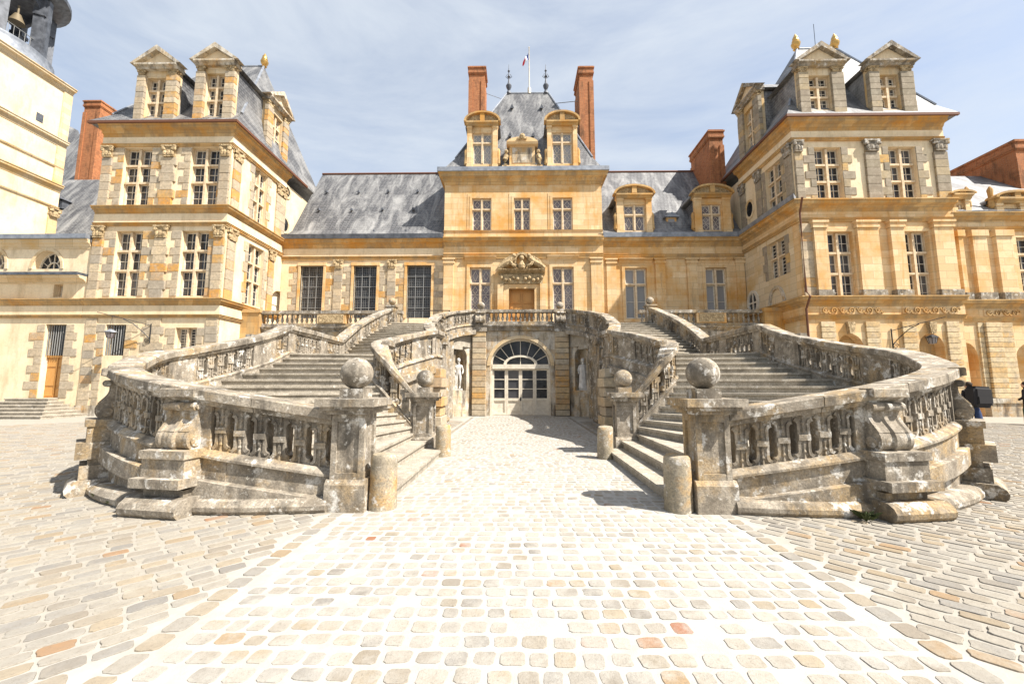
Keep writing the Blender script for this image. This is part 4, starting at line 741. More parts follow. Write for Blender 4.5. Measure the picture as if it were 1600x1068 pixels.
entab(W1, fw, -16.28, -5.16, 10.12, 10.35, 10.9, 11.5, .4)
m = MB(fw); m.prof(-16.28, -5.16, [(-.3, 11.5), (.44, 11.5), (.47, 11.8), (-.3, 11.8)]); m.build('gutter', 'darklead', W1)
zrw = at(600, 272, 30.3)[1]
def wing_roof(parent, x0, x1):
    m = MB(); m.add([(x0, YF - .4, 11.75), (x1, YF - .4, 11.75), (x1, YF + .3, 12.35), (x0, YF + .3, 12.35), (x1, 30.3, zrw), (x0, 30.3, zrw), (x1, 34.5, 11.75), (x0, 34.5, 11.75)], [(0, 1, 2, 3), (3, 2, 4, 5), (5, 4, 6, 7)]); r_ = m.build('roof', 'slate', parent); m = MB(); m.tube([(x0, 30.3, zrw + .03), (x1, 30.3, zrw + .03)], .09, 6); m.build('ridge_tiles', 'rust', r_); return r_
def on_roof(px, py): # where a sight line meets the main wing slope
    for k in range(400):
        Y = 26.6 + k * .01; X, z = at(px, py, Y)
        if z <= 12.35 + (Y - YF - .3) * (zrw - 12.35) / (30.3 - YF - .3): return X, Y, z
    return X, Y, z
r1 = wing_roof(W1, -15.9, -5.16)
for px, py in [(511, 302), (561, 302), (607, 301), (653, 301), (499, 330), (550, 330), (598, 329), (646, 329), (534, 365), (585, 364), (635, 364)]:
    X, Y, z = on_roof(px, py); m = MB(); m.add([(X - .13, Y - .18, z - .02), (X + .13, Y - .18, z - .02), (X, Y - .18, z + .2), (X, Y + .3, z + .3)], [(0, 1, 2), (0, 2, 3), (1, 2, 3)]); m.build('vent', 'darklead', r1)
# ------------------------------------------------------------------ central pavilion
YC = 26.05; fc = front(YC); CX = .2
CP = thing('central_pavilion', 'ochre stone central pavilion with steep slate roof, three leaded windows and two tall brick chimneys', 'pavilion', (CX, 28, 0))
a0, a1 = -5.15, 5.6; aw = [(-3.26, -1.93), (-.4, .72), (2.24, 3.6)]; za = (12.05, 14.35); bw = [(-3.36, -1.94), (2.18, 3.6)]; zb = (5.6, 9.5); dd = (-.73, .97, FLOOR, 8.0)
m = MB(fc); m.wall(a0, a1, 0, 15.5, -.6, 0, [(a, b, *za) for a, b in aw] + [(a, b, *zb) for a, b in bw] + [dd]); m.build('wall', 'ochre', CP)
for s_, X in ((-1, a0), (1, a1)): m = MB(); m.box(*sorted((X, X - s_ * .5)), YC + .6, 31.5, 9, 15.5); m.build('side_wall', 'ochre', CP)
for a, b in aw:
    window(CP, fc, a, b, *za, rows=(.66, .34), rec=.2, mull=.1, glass='leadglass', lat=1, cs=.04); m = MB(fc); e = .16; m.wall(a - e, b + e, za[0] - .12, za[1] + e, 0, .05, [(a, b, *za)]); m.wall(a - .32, b + .32, za[0] - .12, za[1] + .34, 0, .025, [(a - e, b + e, za[0] - .12, za[1] + e)]); m.build('surround', 'ochre', CP)
for a, b in bw: window(CP, fc, a, b, *zb, rows=(.72, .28), rec=.25, mull=.12, glass='leadglass', lat=1, cs=.05); m = MB(fc); m.wall(a - .2, b + .2, zb[0], zb[1] + .2, 0, .06, [(a, b, *zb)]); m.prof(a - .35, b + .35, prof_cornice(zb[1] + .45, zb[1] + .75, .25)); m.build('surround', 'ochre', CP)
entab(CP, fc, a0, a1, 10.1, 10.4, 10.9, 11.5, .4, 0, 0, 'ochre_trim', 'ochre'); m = MB(fc); m.box(a0, a1, 0, .12, 11.5, 12.0); m.prof(a0, a1, [(0, 11.93), (.16, 11.93), (.2, 12.02), (0, 12.02)]); m.build('attic_base', 'ochre', CP)
m = MB(fc); m.prof(a0, a1, prof_cornice(15.3, 16.1, .42), 1, 1); m.build('cornice', 'ochre_trim', CP)
for s_, X, U in ((-1, a0, 1), (1, a1, -1)): fs = Fr((X, YC, 0), (0, -s_ * 1 if s_ > 0 else -1, 0), (s_, 0, 0)); fs = Fr((X, YC, 0), (0, 1, 0), (s_, 0, 0)); m = MB(fs); m.prof(0, 5, prof_cornice(15.3, 16.1, .42), 1, 0); m.build('cornice', 'ochre_trim', CP)
m = MB(); m.box(a0 - .47, a1 + .47, YC - .47, 31.6, 16.1, 16.4); m.build('lead_flashing', 'lead', CP)
for u0, u1 in ((-5.1, -4.45), (4.75, 5.45)):
    m = MB(fc); m.box(u0, u1, 0, .14, FLOOR, 9.75); m.box(u0 - .06, u1 + .06, 0, .2, 9.75, 9.86); m.box(u0 - .03, u1 + .03, 0, .17, 9.86, 10.0); m.box(u0 - .1, u1 + .1, 0, .24, 10.0, 10.098); m.box(u0 - .06, u1 + .06, 0, .2, FLOOR, 5.4); m.build('pilaster', 'ochre', CP)
m = MB(fc); m.box(dd[0], dd[1], -.4, -.3, dd[2], dd[3]); d = m.build('oak_door', 'oak', CP); m = MB(fc); mid = (dd[0] + dd[1]) / 2; m.box(mid - .03, mid + .03, -.3, -.26, dd[2], dd[3])
for a, b in ((dd[0] + .1, mid - .1), (mid + .1, dd[1] - .1)):
    for z0, z1 in ((5.0, 5.9), (6.05, 6.9), (7.05, 7.85)): m.box(a, b, -.3, -.26, z0, z1); m.box(a + .1, b - .1, -.26, -.23, z0 + .1, z1 - .1)
m.build('door_panels', 'oak', d)
m = MB(fc); m.wall(dd[0] - .35, dd[1] + .35, FLOOR, dd[3] + .3, 0, .14, [dd]); m.box(dd[0] - .75, dd[0] - .36, 0, .25, FLOOR, 8.3); m.box(dd[1] + .36, dd[1] + .75, 0, .25, FLOOR, 8.3); m.build('door_surround', 'ochre', CP)
# carved overdoor with a bust between reclining figures
m = MB(fc); m.prof(mid - 1.55, mid + 1.55, prof_cornice(8.95, 9.25, .5)); m.box(mid - 1.4, mid + 1.4, 0, .22, 8.32, 8.95); od = m.build('overdoor', 'carved', CP)
m = MB(fc)
for s_ in (-1, 1):
    m.tube([(mid + s_ * 1.5, .3, 9.3), (mid + s_ * 1.2, .38, 9.55), (mid + s_ * .8, .4, 9.75), (mid + s_ * .55, .35, 10.0)], .2, 8); m.sphere((mid + s_ * .5, .42, 10.15), .15, 10, 8); m.tube([(mid + s_ * .8, .45, 9.8), (mid + s_ * .6, .6, 9.5), (mid + s_ * .4, .55, 9.4)], .1, 7); m.ring(mid + s_ * .95, 9.25, .6, .5, .45, .36, .05, .3, 10); m.ring(mid, 9.25, 1.6, 1.15, 1.2, .95, .03, .14, 10, math.radians(20 if s_ > 0 else 110), math.radians(70 if s_ > 0 else 160))
    for k in range(5): m.sphere((mid + s_ * (.25 + k * .27), .3, 8.6 + .1 * math.sin(k * 2)), .12, 8, 6)
m.lathe([(.05, 9.25), (.22, 9.3), (.25, 9.5), (.1, 9.75), (.08, 9.85)], mid, .4, 12); m.sphere((mid, .42, 10.0), .16, 12, 10, 1.15); m.ring(mid, 9.9, .36, .42, .5, .58, .05, .25, 14, 0, 2 * math.pi); m.smooth = True; m.build('carved_figures', 'carved', od)
zr = at(825, 147, 29.6)[1]; xr0, xr1 = at(792, 147, 29.6)[0], at(857, 147, 29.6)[0]; r2 = hip(CP, a0 - .05, a1 + .05, YC - .1, 33.2, 16.5, xr0, xr1, 29.6, zr, flare=.8)
for s_, u0, u1, w0, w1 in ((0, 730, 777.5, 738.6, 768.5), (1, 855, 902, 863, 894)):
    YD = YC - .1; fd = front(YD); q = [at(p, 235, YD)[0] for p in (u0, u1, w0, w1)]; dormer(CP, fd, q[0], q[1], 16.42, at(750, 199, YD)[1], at(750, 178, YD)[1], q[2], q[3], 16.75, at(750, 208, YD)[1], 3.2, 'round', 'ochre_block', dict(rows=(.68, .32), rec=.18, mull=.12, glass='curtain', lat=1, cs=.04))
YD = YC - .05; fd = front(YD); q0, q1 = at(796, 240, YD)[0], at(836, 240, YD)[0]; zp0, zp1, zp2 = 16.42, at(816, 228, YD)[1], at(816, 217, YD)[1]; qc = (q0 + q1) / 2
m = MB(fd); m.box(q0, q1, -1.6, 0, zp0, zp1); m.prof(q0 - .2, q1 + .2, [(-.2, zp1), (.25, zp1), (.3, zp1 + .15), (-.2, zp1 + .15)]); m.half(qc, zp1 + .15, (q1 - q0) / 2 + .2, zp2 - zp1 - .1, -1.5, .2); m.box(q0 - .5, q1 + .5, -.2, .2, zp0, zp0 + .18); pl = m.build('tablet_dormer', 'ochre', CP)
m = MB(fd); m.box(q0 + .2, q1 - .2, 0, .03, zp0 + .45, zp1 - .15); m.build('tablet', 'gate', pl)
for s_ in (-1, 1): m = MB(fd); X = qc + s_ * ((q1 - q0) / 2 + .25); m.tube([(X, .1, zp0 + .2), (X + s_ * .06, .15, zp0 + .6), (X - s_ * .05, .1, zp0 + .95)], .17, 8); m.sphere((X - s_ * .04, .14, zp0 + 1.2), .14, 10, 8); m.build('carved_figure', 'carved', pl)
m = MB(fd); m.sphere((qc, .22, zp2 + .05), .2, 10, 8); m.tube([(qc - .3, .2, zp2 - .15), (qc, .26, zp2 - .05), (qc + .3, .2, zp2 - .15)], .12, 7); m.build('carved_crest', 'carved', pl)
for px, py in ((800, 172), (846, 172), (797, 216), (833, 216)):
    f_ = (py - 147) / (263 - 147); Y = 29.6 - f_ * 3.6; X, z = at(px, py, Y); m = MB(); m.add([(X - .16, Y - .3, z - .05), (X + .16, Y - .3, z - .05), (X, Y - .3, z + .3), (X, Y + .4, z + .4)], [(0, 1, 2), (0, 2, 3), (1, 2, 3)]); m.build('vent', 'darklead', r2)
for px in (795, 853):
    X = at(px, 147, 29.6)[0]; m = MB(); h = at(px, 101, 29.6)[1] - zr; m.lathe([(.2, zr), (.16, zr + .2), (.08, zr + .3), (.2, zr + .55), (.23, zr + .72), (.09, zr + .95), (.06, zr + 1.2), (.04, zr + 1.4), (.13, zr + 1.5), (.05, zr + 1.6), (.04, zr + 1.9), (.1, zr + 2.0), (.03, zr + 2.15), (.015, zr + h)], X, 29.6, 10)
    for a in range(4): m.tube([(X, 29.6, zr + 1.3), (X + .25 * math.cos(a * 1.57), 29.6 + .25 * math.sin(a * 1.57), zr + 1.5), (X + .1 * math.cos(a * 1.57), 29.6 + .1 * math.sin(a * 1.57), zr + 1.75)], .025, 4)
    m.smooth = True; m.build('finial', 'darklead', r2)
FP = thing('flagpole', 'thin white flagpole with a small tricolour flag on the central roof', 'flagpole', (at(827, 147, 29.6)[0], 29.6, zr)); X = FP.location.x; zt_ = at(827, 75, 29.6)[1]
m = MB(); m.lathe([(.14, zr), (.14, zr + .5), (.05, zr + .55), (.035, zt_), (.06, zt_ + .03), (.02, zt_ + .1)], X, 29.6, 8); m.build('pole', 'paint', FP)
zf0 = at(827, 83, 29.6)[1]; n = 5
for k, mt_ in enumerate(('flag blue', 'white cloth', 'flag red')):
    m = MB(); pts = []
    for i in range(n):
        t = (k + i / (n - 1)) / 3
        for j in range(n): s_ = j / (n - 1); pts.append((X - .04 - .46 * t - .04 * math.sin(6 * t + 3 * s_), 29.6 + .1 * math.sin(7 * t + 2 * s_), zf0 - .72 * t - (.52 - .1 * t) * s_))
    m.add(pts, [(i * n + j, i * n + j + 1, (i + 1) * n + j + 1, (i + 1) * n + j) for i in range(n - 1) for j in range(n - 1)]); m.smooth = True; o = m.build('flag_band', mt_, FP)
    so_ = o.modifiers.new('thick', 'SOLIDIFY'); so_.thickness = .01
chimney(CP, at(733, 150, 29)[0], at(757, 150, 29)[0], 29, 30.4, 15, at(745, 104, 29)[1]); chimney(CP, at(906, 150, 28)[0], at(926.5, 150, 28)[0], 28, 30.2, 15, at(915, 104, 28)[1])
m = MB(); p = at(759, 146, 29.3); q = at(790, 157, 29.5); m.tube([(p[0], 29.3, p[1]), (q[0], 29.5, q[1])], .02, 4); p = at(903, 158, 28.6); q = at(865, 162, 29.4); m.tube([(p[0], 28.6, p[1]), (q[0], 29.4, q[1])], .03, 4); m.build('tie_rods', 'bars', CP)
# ------------------------------------------------------------------ right wing
W2 = thing('palace_wing', 'ochre wing with curtained windows and round headed dormers right of the central pavilion', 'wing', (10.5, 28, 0))
cw = [(7.08, 8.55), (12.47, 13.88)]; zc_ = (6.0, 9.48)
m = MB(fw); m.wall(5.605, 15.08, 0, 10.2, -.5, 0, [(a, b, *zc_) for a, b in cw]); m.build('wall', 'ochre', W2)
for a, b in cw: window(W2, fw, a, b, *zc_, rows=(.68, .32), rec=.25, mull=.12, bars=(1, 1), glass='curtain', cs=.06); m = MB(fw); m.wall(a - .2, b + .2, zc_[0] - .2, zc_[1] + .2, 0, .06, [(a, b, *zc_)]); m.prof(a - .4, b + .4, prof_cornice(zc_[1] + .35, zc_[1] + .65, .25)); m.build('surround', 'ochre', W2)
for p0, p1 in ((947.7, 962.7), (1024, 1039), (1073.5, 1089.4), (1150, 1163)):
    u0, u1 = at(p0, 440, YF)[0], at(p1, 440, YF)[0]; m = MB(fw); m.box(u0, u1, 0, .14, FLOOR, 9.75); m.box(u0 - .06, u1 + .06, 0, .2, 9.75, 9.86); m.box(u0 - .03, u1 + .03, 0, .17, 9.86, 10.0); m.box(u0 - .1, u1 + .1, 0, .24, 10.0, 10.098); m.box(u0 - .06, u1 + .06, 0, .2, FLOOR, 5.4); m.build('pilaster', 'ochre', W2)
entab(W2, fw, 5.605, 15.08, 10.1, 10.4, 10.9, 11.5, .4, 0, 0, 'ochre_trim', 'ochre'); m = MB(fw); m.prof(5.605, 15.08, [(-.3, 11.5), (.44, 11.5), (.47, 11.8), (-.3, 11.8)]); m.build('gutter', 'lead', W2)
r3 = wing_roof(W2, 5.3, 16.0)
for p0, p1, w0, w1 in ((963.5, 1018, 975, 1008), (1084.5, 1141, 1097, 1127)):
    YD = YF - .15; fd = front(YD); q = [at(p, 340, YD)[0] for p in (p0, p1, w0, w1)]; dormer(W2, fd, q[0], q[1], 11.82, at(990, 311, YD)[1], at(990, 291, YD)[1], q[2], q[3], 12.0, at(990, 320, YD)[1], 3.0, 'round', 'ochre_block', dict(rows=(.62, .38), rec=.18, mull=.12, glass='leadglass', lat=1, cs=.04))
YD = 27.0; fd = front(YD); u0, u1 = at(1041, 345, YD)[0], at(1057, 345, YD)[0]; z0, z1 = at(1049, 355, YD)[1], at(1049, 340, YD)[1]; m = MB(fd); m.box(u0, u1, -1.5, 0, z0 - .4, z1); dm = m.build('small_dormer', 'ochre', W2); m = MB(fd); m.poly([(u0 - .2, z1), (u1 + .2, z1), ((u0 + u1) / 2, z1 + .35)], -1.6, .2); m.build('dormer_roof', 'lead', dm); m = MB(fd); m.box(u0 + .14, u1 - .14, 0, .02, z0, z1 - .1); m.build('pane', 'curtain', dm)
chimney(W2, at(1110, 250, 27.6)[0], at(1131, 250, 27.6)[0], 27.6, 30.7, 12, at(1120, 203, 27.6)[1])
# ------------------------------------------------------------------ right corner pavilion
RP = thing('corner_pavilion', 'tall pavilion at right with dark sandstone upper storey over ochre pilasters, gilded roof finials', 'pavilion', (19, 23, 0))
XQ = 15.1; v0, v1 = 15.1, 23.25; fr_ = fl; P21 = lambda x, y: at(x, y, 21.0)
uw = [(P21(1274.5, 270)[0], P21(1316.5, 270)[0]), (P21(1391, 270)[0], P21(1434, 270)[0])]; lw = [(P21(1293, 420)[0], P21(1336, 420)[0]), (P21(1414, 420)[0], P21(1456, 420)[0])]; zu = (P21(1300, 318)[1], P21(1300, 230)[1]); zl = (P21(1300, 471)[1], P21(1300, 362)[1])
ar = [(P21(1309, 540)[0], P21(1350, 540)[0]), (P21(1436, 540)[0], P21(1476, 540)[0])]; za_ = P21(1330, 521)[1]
m = MB(fl); m.wall(v0, v1, 11.2, 15.6, -.5, 0, [(a, b, *zu) for a, b in uw]); m.build('upper_wall', 'plaster', RP)
m = MB(fl); m.wall(v0, v1, 0, 11.199, -.5, 0, [(a, b, *zl) for a, b in lw] + [(a, b, .6, za_) for a, b in ar])
for a, b in ar: m.arch(a, b, za_ - .75, za_, -.5, 0)
m.build('lower_wall', 'ochre', RP)
for a, b in ar: m = MB(fl); m.box(a - .1, b + .1, -.9, -.51, 0, za_ + .1); m.build('arch_recess', 'ochre_trim', RP)
frs = Fr((XQ, 21.0, 0), (0, -1, 0), (-1, 0, 0)); yv = lambda x, y: 21 - ax(x, y, XQ)[0]
s1 = sorted((yv(1197, 300), yv(1222, 290))); s2 = sorted((yv(1200, 410), yv(1228, 405)))
m = MB(frs); m.wall(-9, -.5, 11.2, 15.6, -.5, 0, [(*s1, *zu)]); m.build('side_wall', 'plaster', RP); m = MB(frs); m.wall(-9, -.5, 0, 11.199, -.5, 0, [(*s2, 7.9, 10.1)]); m.build('side_wall', 'pale', RP)
m = MB(); m.box(v1 - .5, v1, 21.5, 30, 0, 15.6); m.box(XQ + .5, v1 - .5, 29.5, 30, 0, 15.6); m.build('back_wall', 'brick', RP)
for a, b in uw: window(RP, fl, a, b, *zu); jamb(RP, fl, a, b, *zu, kind='quoin_grey', course=.5)
for a, b in lw: window(RP, fl, a, b, *zl); m = MB(fl); m.wall(a - .16, b + .16, zl[0], zl[1] + .18, 0, .05, [(a, b, *zl)]); m.build('surround', 'ochre', RP)
window(RP, frs, *s1, *zu); jamb(RP, frs, *s1, *zu, kind='quoin_grey', course=.55, long=.45, short=.25); window(RP, frs, *s2, 7.9, 10.1, rows=(.55, .45)); jamb(RP, frs, *s2, 7.9, 10.1, kind='quoin_grey', course=.55, long=.4, short=.3)
for p0, p1 in ((1236, 1254), (1352, 1374), (1460, 1481)):
    a, b = P21(p0, 270)[0], P21(p1, 270)[0]; a = max(a, v0 + .01); stack(RP, fl, a, b, 11.6, 14.35, 'quoin_grey', .5); capital(RP, fl, (a + b) / 2, .02, b - a + .14, 14.38, 15.04, 'stair', .44)
for a, b in ((-.62, -.1), (s1[0] - .9, s1[0] - .35), (-5.15, -4.6)): stack(RP, frs, a, b, 11.6, 14.35, 'quoin_grey', .55, .1); capital(RP, frs, (a + b) / 2, .02, b - a + .1, 14.38, 15.04, 'stair', .4)
for p0, p1 in ((1271, 1291), (1339, 1372), (1391, 1412), (1459, 1489)):
    a, b = P21(p0, 410)[0], P21(p1, 410)[0]; m = MB(fl); m.box(a, b, 0, .22, 6.6, 10.0); m.box(a - .06, b + .06, 0, .28, 10.0, 10.12); m.box(a - .04, b + .04, 0, .25, 10.12, 10.28); m.box(a - .1, b + .1, 0, .32, 10.28, 10.398); m.build('pilaster', 'ochre', RP); m = MB(fl); m.box(a - .08, b + .08, 0, .32, 6.28, 6.6); m.build('pilaster_base', 'stair', RP)
for a, b in ((15.11, 15.85),): stack(RP, fl, a, b, 6.3, 10.3, 'quoin', .5, .08)
for fr, u0, u1, k0, k1 in ((fl, v0, v1 + .1, 1, 0), (frs, -5.2, 0, 0, 1)):
    entab(RP, fr, u0, u1, 15.06, 15.2, 15.62, 16.25, .46, k0, k1); entab(RP, fr, u0, u1, 10.4, 10.6, 10.95, 11.55, .45, k0, k1, 'ochre_trim', 'ochre'); entab(RP, fr, u0, u1, 5.1, 5.3, 5.75, 6.28, .36, k0, k1, 'ochre_trim', 'ochre')
m = MB(frs); m.prof(-5.2, 0, [(-.1, 11.551), (.5, 11.551), (.52, 11.8), (-.1, 11.8)], 0, 1); m.build('gutter', 'lead', RP)
for p0, p1 in ((1280, 1376), (1408, 1494)): a, b = P21(p0, 490)[0], P21(p1, 490)[0]; scroll_frieze(RP, fl, a, b, .11, 5.33, 5.72)
for p0, p1 in ((1284, 1306), (1354, 1376), (1411, 1433), (1480, 1500)):
    a, b = P21(p0, 540)[0], P21(p1, 540)[0]; n = 14
    for k in range(n): block(RP, fl, a, min(b, v1), -.02, .1, .9 + k * .29, .9 + k * .29 + .265, 'ochre_block')
for a, b in ar: c = (a + b) / 2; m = MB(fl); m.poly([(c - .12, za_ - .02), (c + .12, za_ - .02), (c + .2, za_ + .6), (c - .2, za_ + .6)], 0, .2); m.build('keystone', 'carved', RP)
m = MB(fl); m.tube([(15.0, .2, .2), (15.0, .2, 5.6), (15.0, .55, 6.2), (15.0, .3, 6.5), (15.0, .3, 10.8), (14.9, .7, 11.5)], .055, 8); m.build('downpipe', 'rust', RP)
Y, z = ax(1178, 473, XQ); m = MB(frs); u = 21 - Y; m.ring(u, z, .42, .62, .6, .8, 0, .1, 22, 0, 2 * math.pi); w = m.build('oval_window', 'paint', RP); m = MB(frs); m.poly([(u + .43 * math.cos(t * .3142), z + .63 * math.sin(t * .3142)) for t in range(20)], .0, .02); m.build('pane', 'glass', w); m = MB(frs); m.box(u - .05, u + .05, .02, .07, z - .62, z + .62); m.box(u - .42, u - .05, .02, .06, z - .05, z + .05); m.box(u + .05, u + .42, .02, .06, z - .05, z + .05); m.build('bars', 'paint', w)
Y, z = ax(1172, 327, XQ); oval(RP, frs, 21 - Y, z, .36, .5); Y, z = ax(1215, 470, XQ); u = 21 - Y; m = MB(frs); m.ring(u, z - .2, .55, .9, .75, 1.1, 0, .08, 16); m.build('blind_arch', 'gate', RP)
zr = at(1270, 78, 25.2)[1]; ra, rb_ = at(1244, 78, 25.2)[0], at(1305, 78, 25.2)[0]; roof = hip(RP, v0 - .52, v1 + .56, 20.48, 30.5, 16.36, ra, rb_, 25.2, zr)
for X in (ra, rb_): pot(roof, X, 25.2, zr, 1.2)
m = MB(); m.box(v0 - .55, v1 + .59, 20.45, 20.58, 16.2, 16.34); m.box(v0 - .55, v0 - .42, 20.581, 28, 16.2, 16.34); m.build('gutter', 'rust', RP); m = MB(); p = at(1274, 72, 25.2); q = at(1271, 38, 25.2); m.tube([(p[0], 25.2, zr), (q[0], 25.2, q[1])], .02, 4); m.build('lightning_rod', 'iron', roof)
for a, b, w0, w1 in ((1247, 1318, 1263, 1298), (1357, 1427, 1374, 1406)):
    YD = 20.75; fd = front(YD); u0, u1, q0, q1 = [at(p, 145, YD)[0] for p in (a, b, w0, w1)]; dormer(RP, fd, u0, u1, 16.45, at(1280, 107, YD)[1], at(1280, 72, YD)[1], q0, q1, 16.75, at(1280, 118, YD)[1], 3.4, 'gable', 'quoin_grey')
fd = Fr((XQ - .25, 24.2, 0), (0, -1, 0), (-1, 0, 0)); dormer(RP, fd, -1.15, 1.15, 16.45, 19.8, 21.2, -.55, .55, 16.7, 19.4, 2.6, 'gable', 'quoin_grey')
lantern('black hexagonal lantern hanging from a scrolled iron bracket between the arches of the right pavilion', fl, P21(1391, 515)[0], 4.45, 1.75, 1)
# ------------------------------------------------------------------ arcade wing at far right
AW = thing('arcade_wing', 'banded ochre arcade wing with paired pilasters at the far right edge', 'wing', (28, 23, 0))
YA = 21.3; fa = front(YA); PA = lambda x, y: at(x, y, YA); e0, e1 = v1 + .003, 38
wn_ = (PA(1594, 420)[0], PA(1650, 420)[0]); aa = [(PA(1500, 600)[0], PA(1534, 600)[0]), (PA(1594, 600)[0], PA(1650, 600)[0])]
m = MB(fa); m.wall(e0, e1, 0, 10.2, -.5, 0, [(*wn_, 6.6, 9.6)] + [(a, b, 0, P21(1520, 534)[1]) for a, b in aa])
for a, b in aa: zt_ = P21(1520, 534)[1]; m.arch(a, b, zt_ - .8, zt_, -.5, 0); m.box(a, b, -1.2, -.51, 0, zt_)
m.build('wall', 'ochre', AW); entab(AW, fa, e0, e1, 9.95, 10.15, 10.45, 10.9, .4, 0, 0, 'ochre_trim', 'ochre'); entab(AW, fa, e0, e1, 5.0, 5.2, 5.65, 6.1, .4, 0, 0, 'ochre_trim', 'ochre'); window(AW, fa, *wn_, 6.6, 9.6, bars=(2, 3), glass='glass')
for p0, p1 in ((1497, 1504), (1519, 1541), (1556, 1581)): a, b = PA(p0, 420)[0], PA(p1, 420)[0]; m = MB(fa); m.box(a, b, 0, .2, 6.5, 9.6); m.box(a - .08, b + .08, 0, .27, 9.6, 9.94); m.build('pilaster', 'ochre', AW); m = MB(fa); m.box(a - .08, b + .08, 0, .32, 6.12, 6.5); m.build('pilaster_base', 'stair', AW)
for p0, p1, dp in ((1537, 1545, .08), (1546, 1570, .2), (1571, 1592, .08)):
    a, b = PA(p0, 600)[0], PA(p1, 600)[0]
    for k in range(15): block(AW, fa, a, b, -.02, dp, .95 + k * .265, .95 + k * .265 + .245, 'ochre_block')
a, b = PA(1537, 600)[0], PA(1592, 600)[0]; m = MB(fa); m.box(a - .05, b + .05, 0, .26, 0, .7); m.box(a - .08, b + .08, 0, .32, .7, .94); m.build('plinth', 'gate', AW); scroll_frieze(AW, fa, PA(1535, 495)[0], PA(1588, 495)[0], .11, 5.25, 5.6)
m = MB(); zt_ = at(1540, 275, 25.5)[1]; m.add([(e0 + .3, 20.9, 10.95), (e1, 20.9, 10.95), (e1, 25.5, zt_), (e0 + .3, 25.5, zt_)], [(0, 1, 2, 3)]); m.build('roof', 'slate', AW)
fd = front(21.1); q = [at(p, 325, 21.1)[0] for p in (1553, 1612, 1564, 1588)]; dormer(AW, fd, q[0], q[1], 10.92, at(1580, 319, 21.1)[1], at(1580, 301, 21.1)[1], q[2], q[3], 11.0, at(1580, 329, 21.1)[1], 2.5, 'round', 'ochre_block', dict(rows=(1,), rec=.15, mull=.08))
q = [at(p, 325, 21.1)[0] for p in (1484, 1512)]; dormer(AW, fd, q[0], q[1], 10.92, at(1500, 313, 21.1)[1], at(1500, 300, 21.1)[1], q[0] + .3, q[1] - .3, 11.0, at(1500, 320, 21.1)[1], 2.5, 'round', 'ochre_block', dict(rows=(1,), rec=.15, mull=.08))
chimney(AW, 30.6, 33, 23.6, 27.2, 11, at(1600, 218, 23.6)[1])
# ------------------------------------------------------------------ small things in the court
for x, y, lab in ((-1.93, 5.42, 'lichen spotted stone bollard at the foot of the left flight, nearest the camera'), (1.93, 5.38, 'orange lichened stone bollard at the foot of the right flight, nearest the camera'), (-1.86, 9.3, 'small pale stone bollard by the inner newel of the left flight'), (1.79, 9.05, 'small grey stone bollard by the inner newel of the right flight')):
    m = MB(); r = .175; n = 28; rr = random.Random(int(x * 100)); prof = [(r * 1.03, -.02), (r * 1.02, .06), (r, .3), (r * .98, .6), (r * .95, .66), (r * .82, .69), (r * .4, .7), (.01, .7)]; m.lathe(prof, x, y, n); m.v = [(x + (a - x) * (1 + .035 * math.sin(9 * b + 7 * c) * math.cos(8 * a)), y + (b - y) * (1 + .035 * math.sin(8 * a + 6 * c)), c + .012 * math.sin(11 * a + 9 * b) * (c > .5)) for a, b, c in m.v]
    tag(m.build('bollard', 'lichen'), lab, 'bollard', 'bollards at the stair feet')
def weed(x, y, lab, n, h):
    rr = random.Random(int(x * 77)); T = thing('weed', lab, 'plant', (x, y, 0), 'weeds at the stair base'); m = MB()
    for i in range(n):
        a = rr.uniform(0, 6.28); l = h * rr.uniform(.5, 1.1); w = l * .13; d = Vector((math.cos(a), math.sin(a), 0)); s_ = Vector((-math.sin(a), math.cos(a), 0)) * w; o = Vector((x, y, .02)) + d * rr.uniform(0, .06); t = rr.uniform(.5, 1.3)
        p = [o, o + d * l * .4 * t + s_ + Vector((0, 0, l * .5)), o + d * l * .8 * t + Vector((0, 0, l * .62)), o + d * l * .4 * t - s_ + Vector((0, 0, l * .47))]; m.add([tuple(v) for v in p], [(0, 1, 2), (0, 2, 3)])
    m.build('leaves', 'leaf', T); m = MB()
    for i in range(4): m.tube([(x, y, 0), (x + rr.uniform(-.06, .06), y + rr.uniform(-.06, .06), h * .6)], .006, 4)
    m.build('stems', 'leaf', T)
weed(3.98, 4.98, 'small leafy weed growing beside the scrolled pedestal of the right flight', 45, .17); weed(-6.0, 5.75, 'low green weed under the outer edge of the left flight', 60, .14); weed(-5.6, 5.5, 'tuft of moss and weed by the base moulding of the left flight', 50, .1)
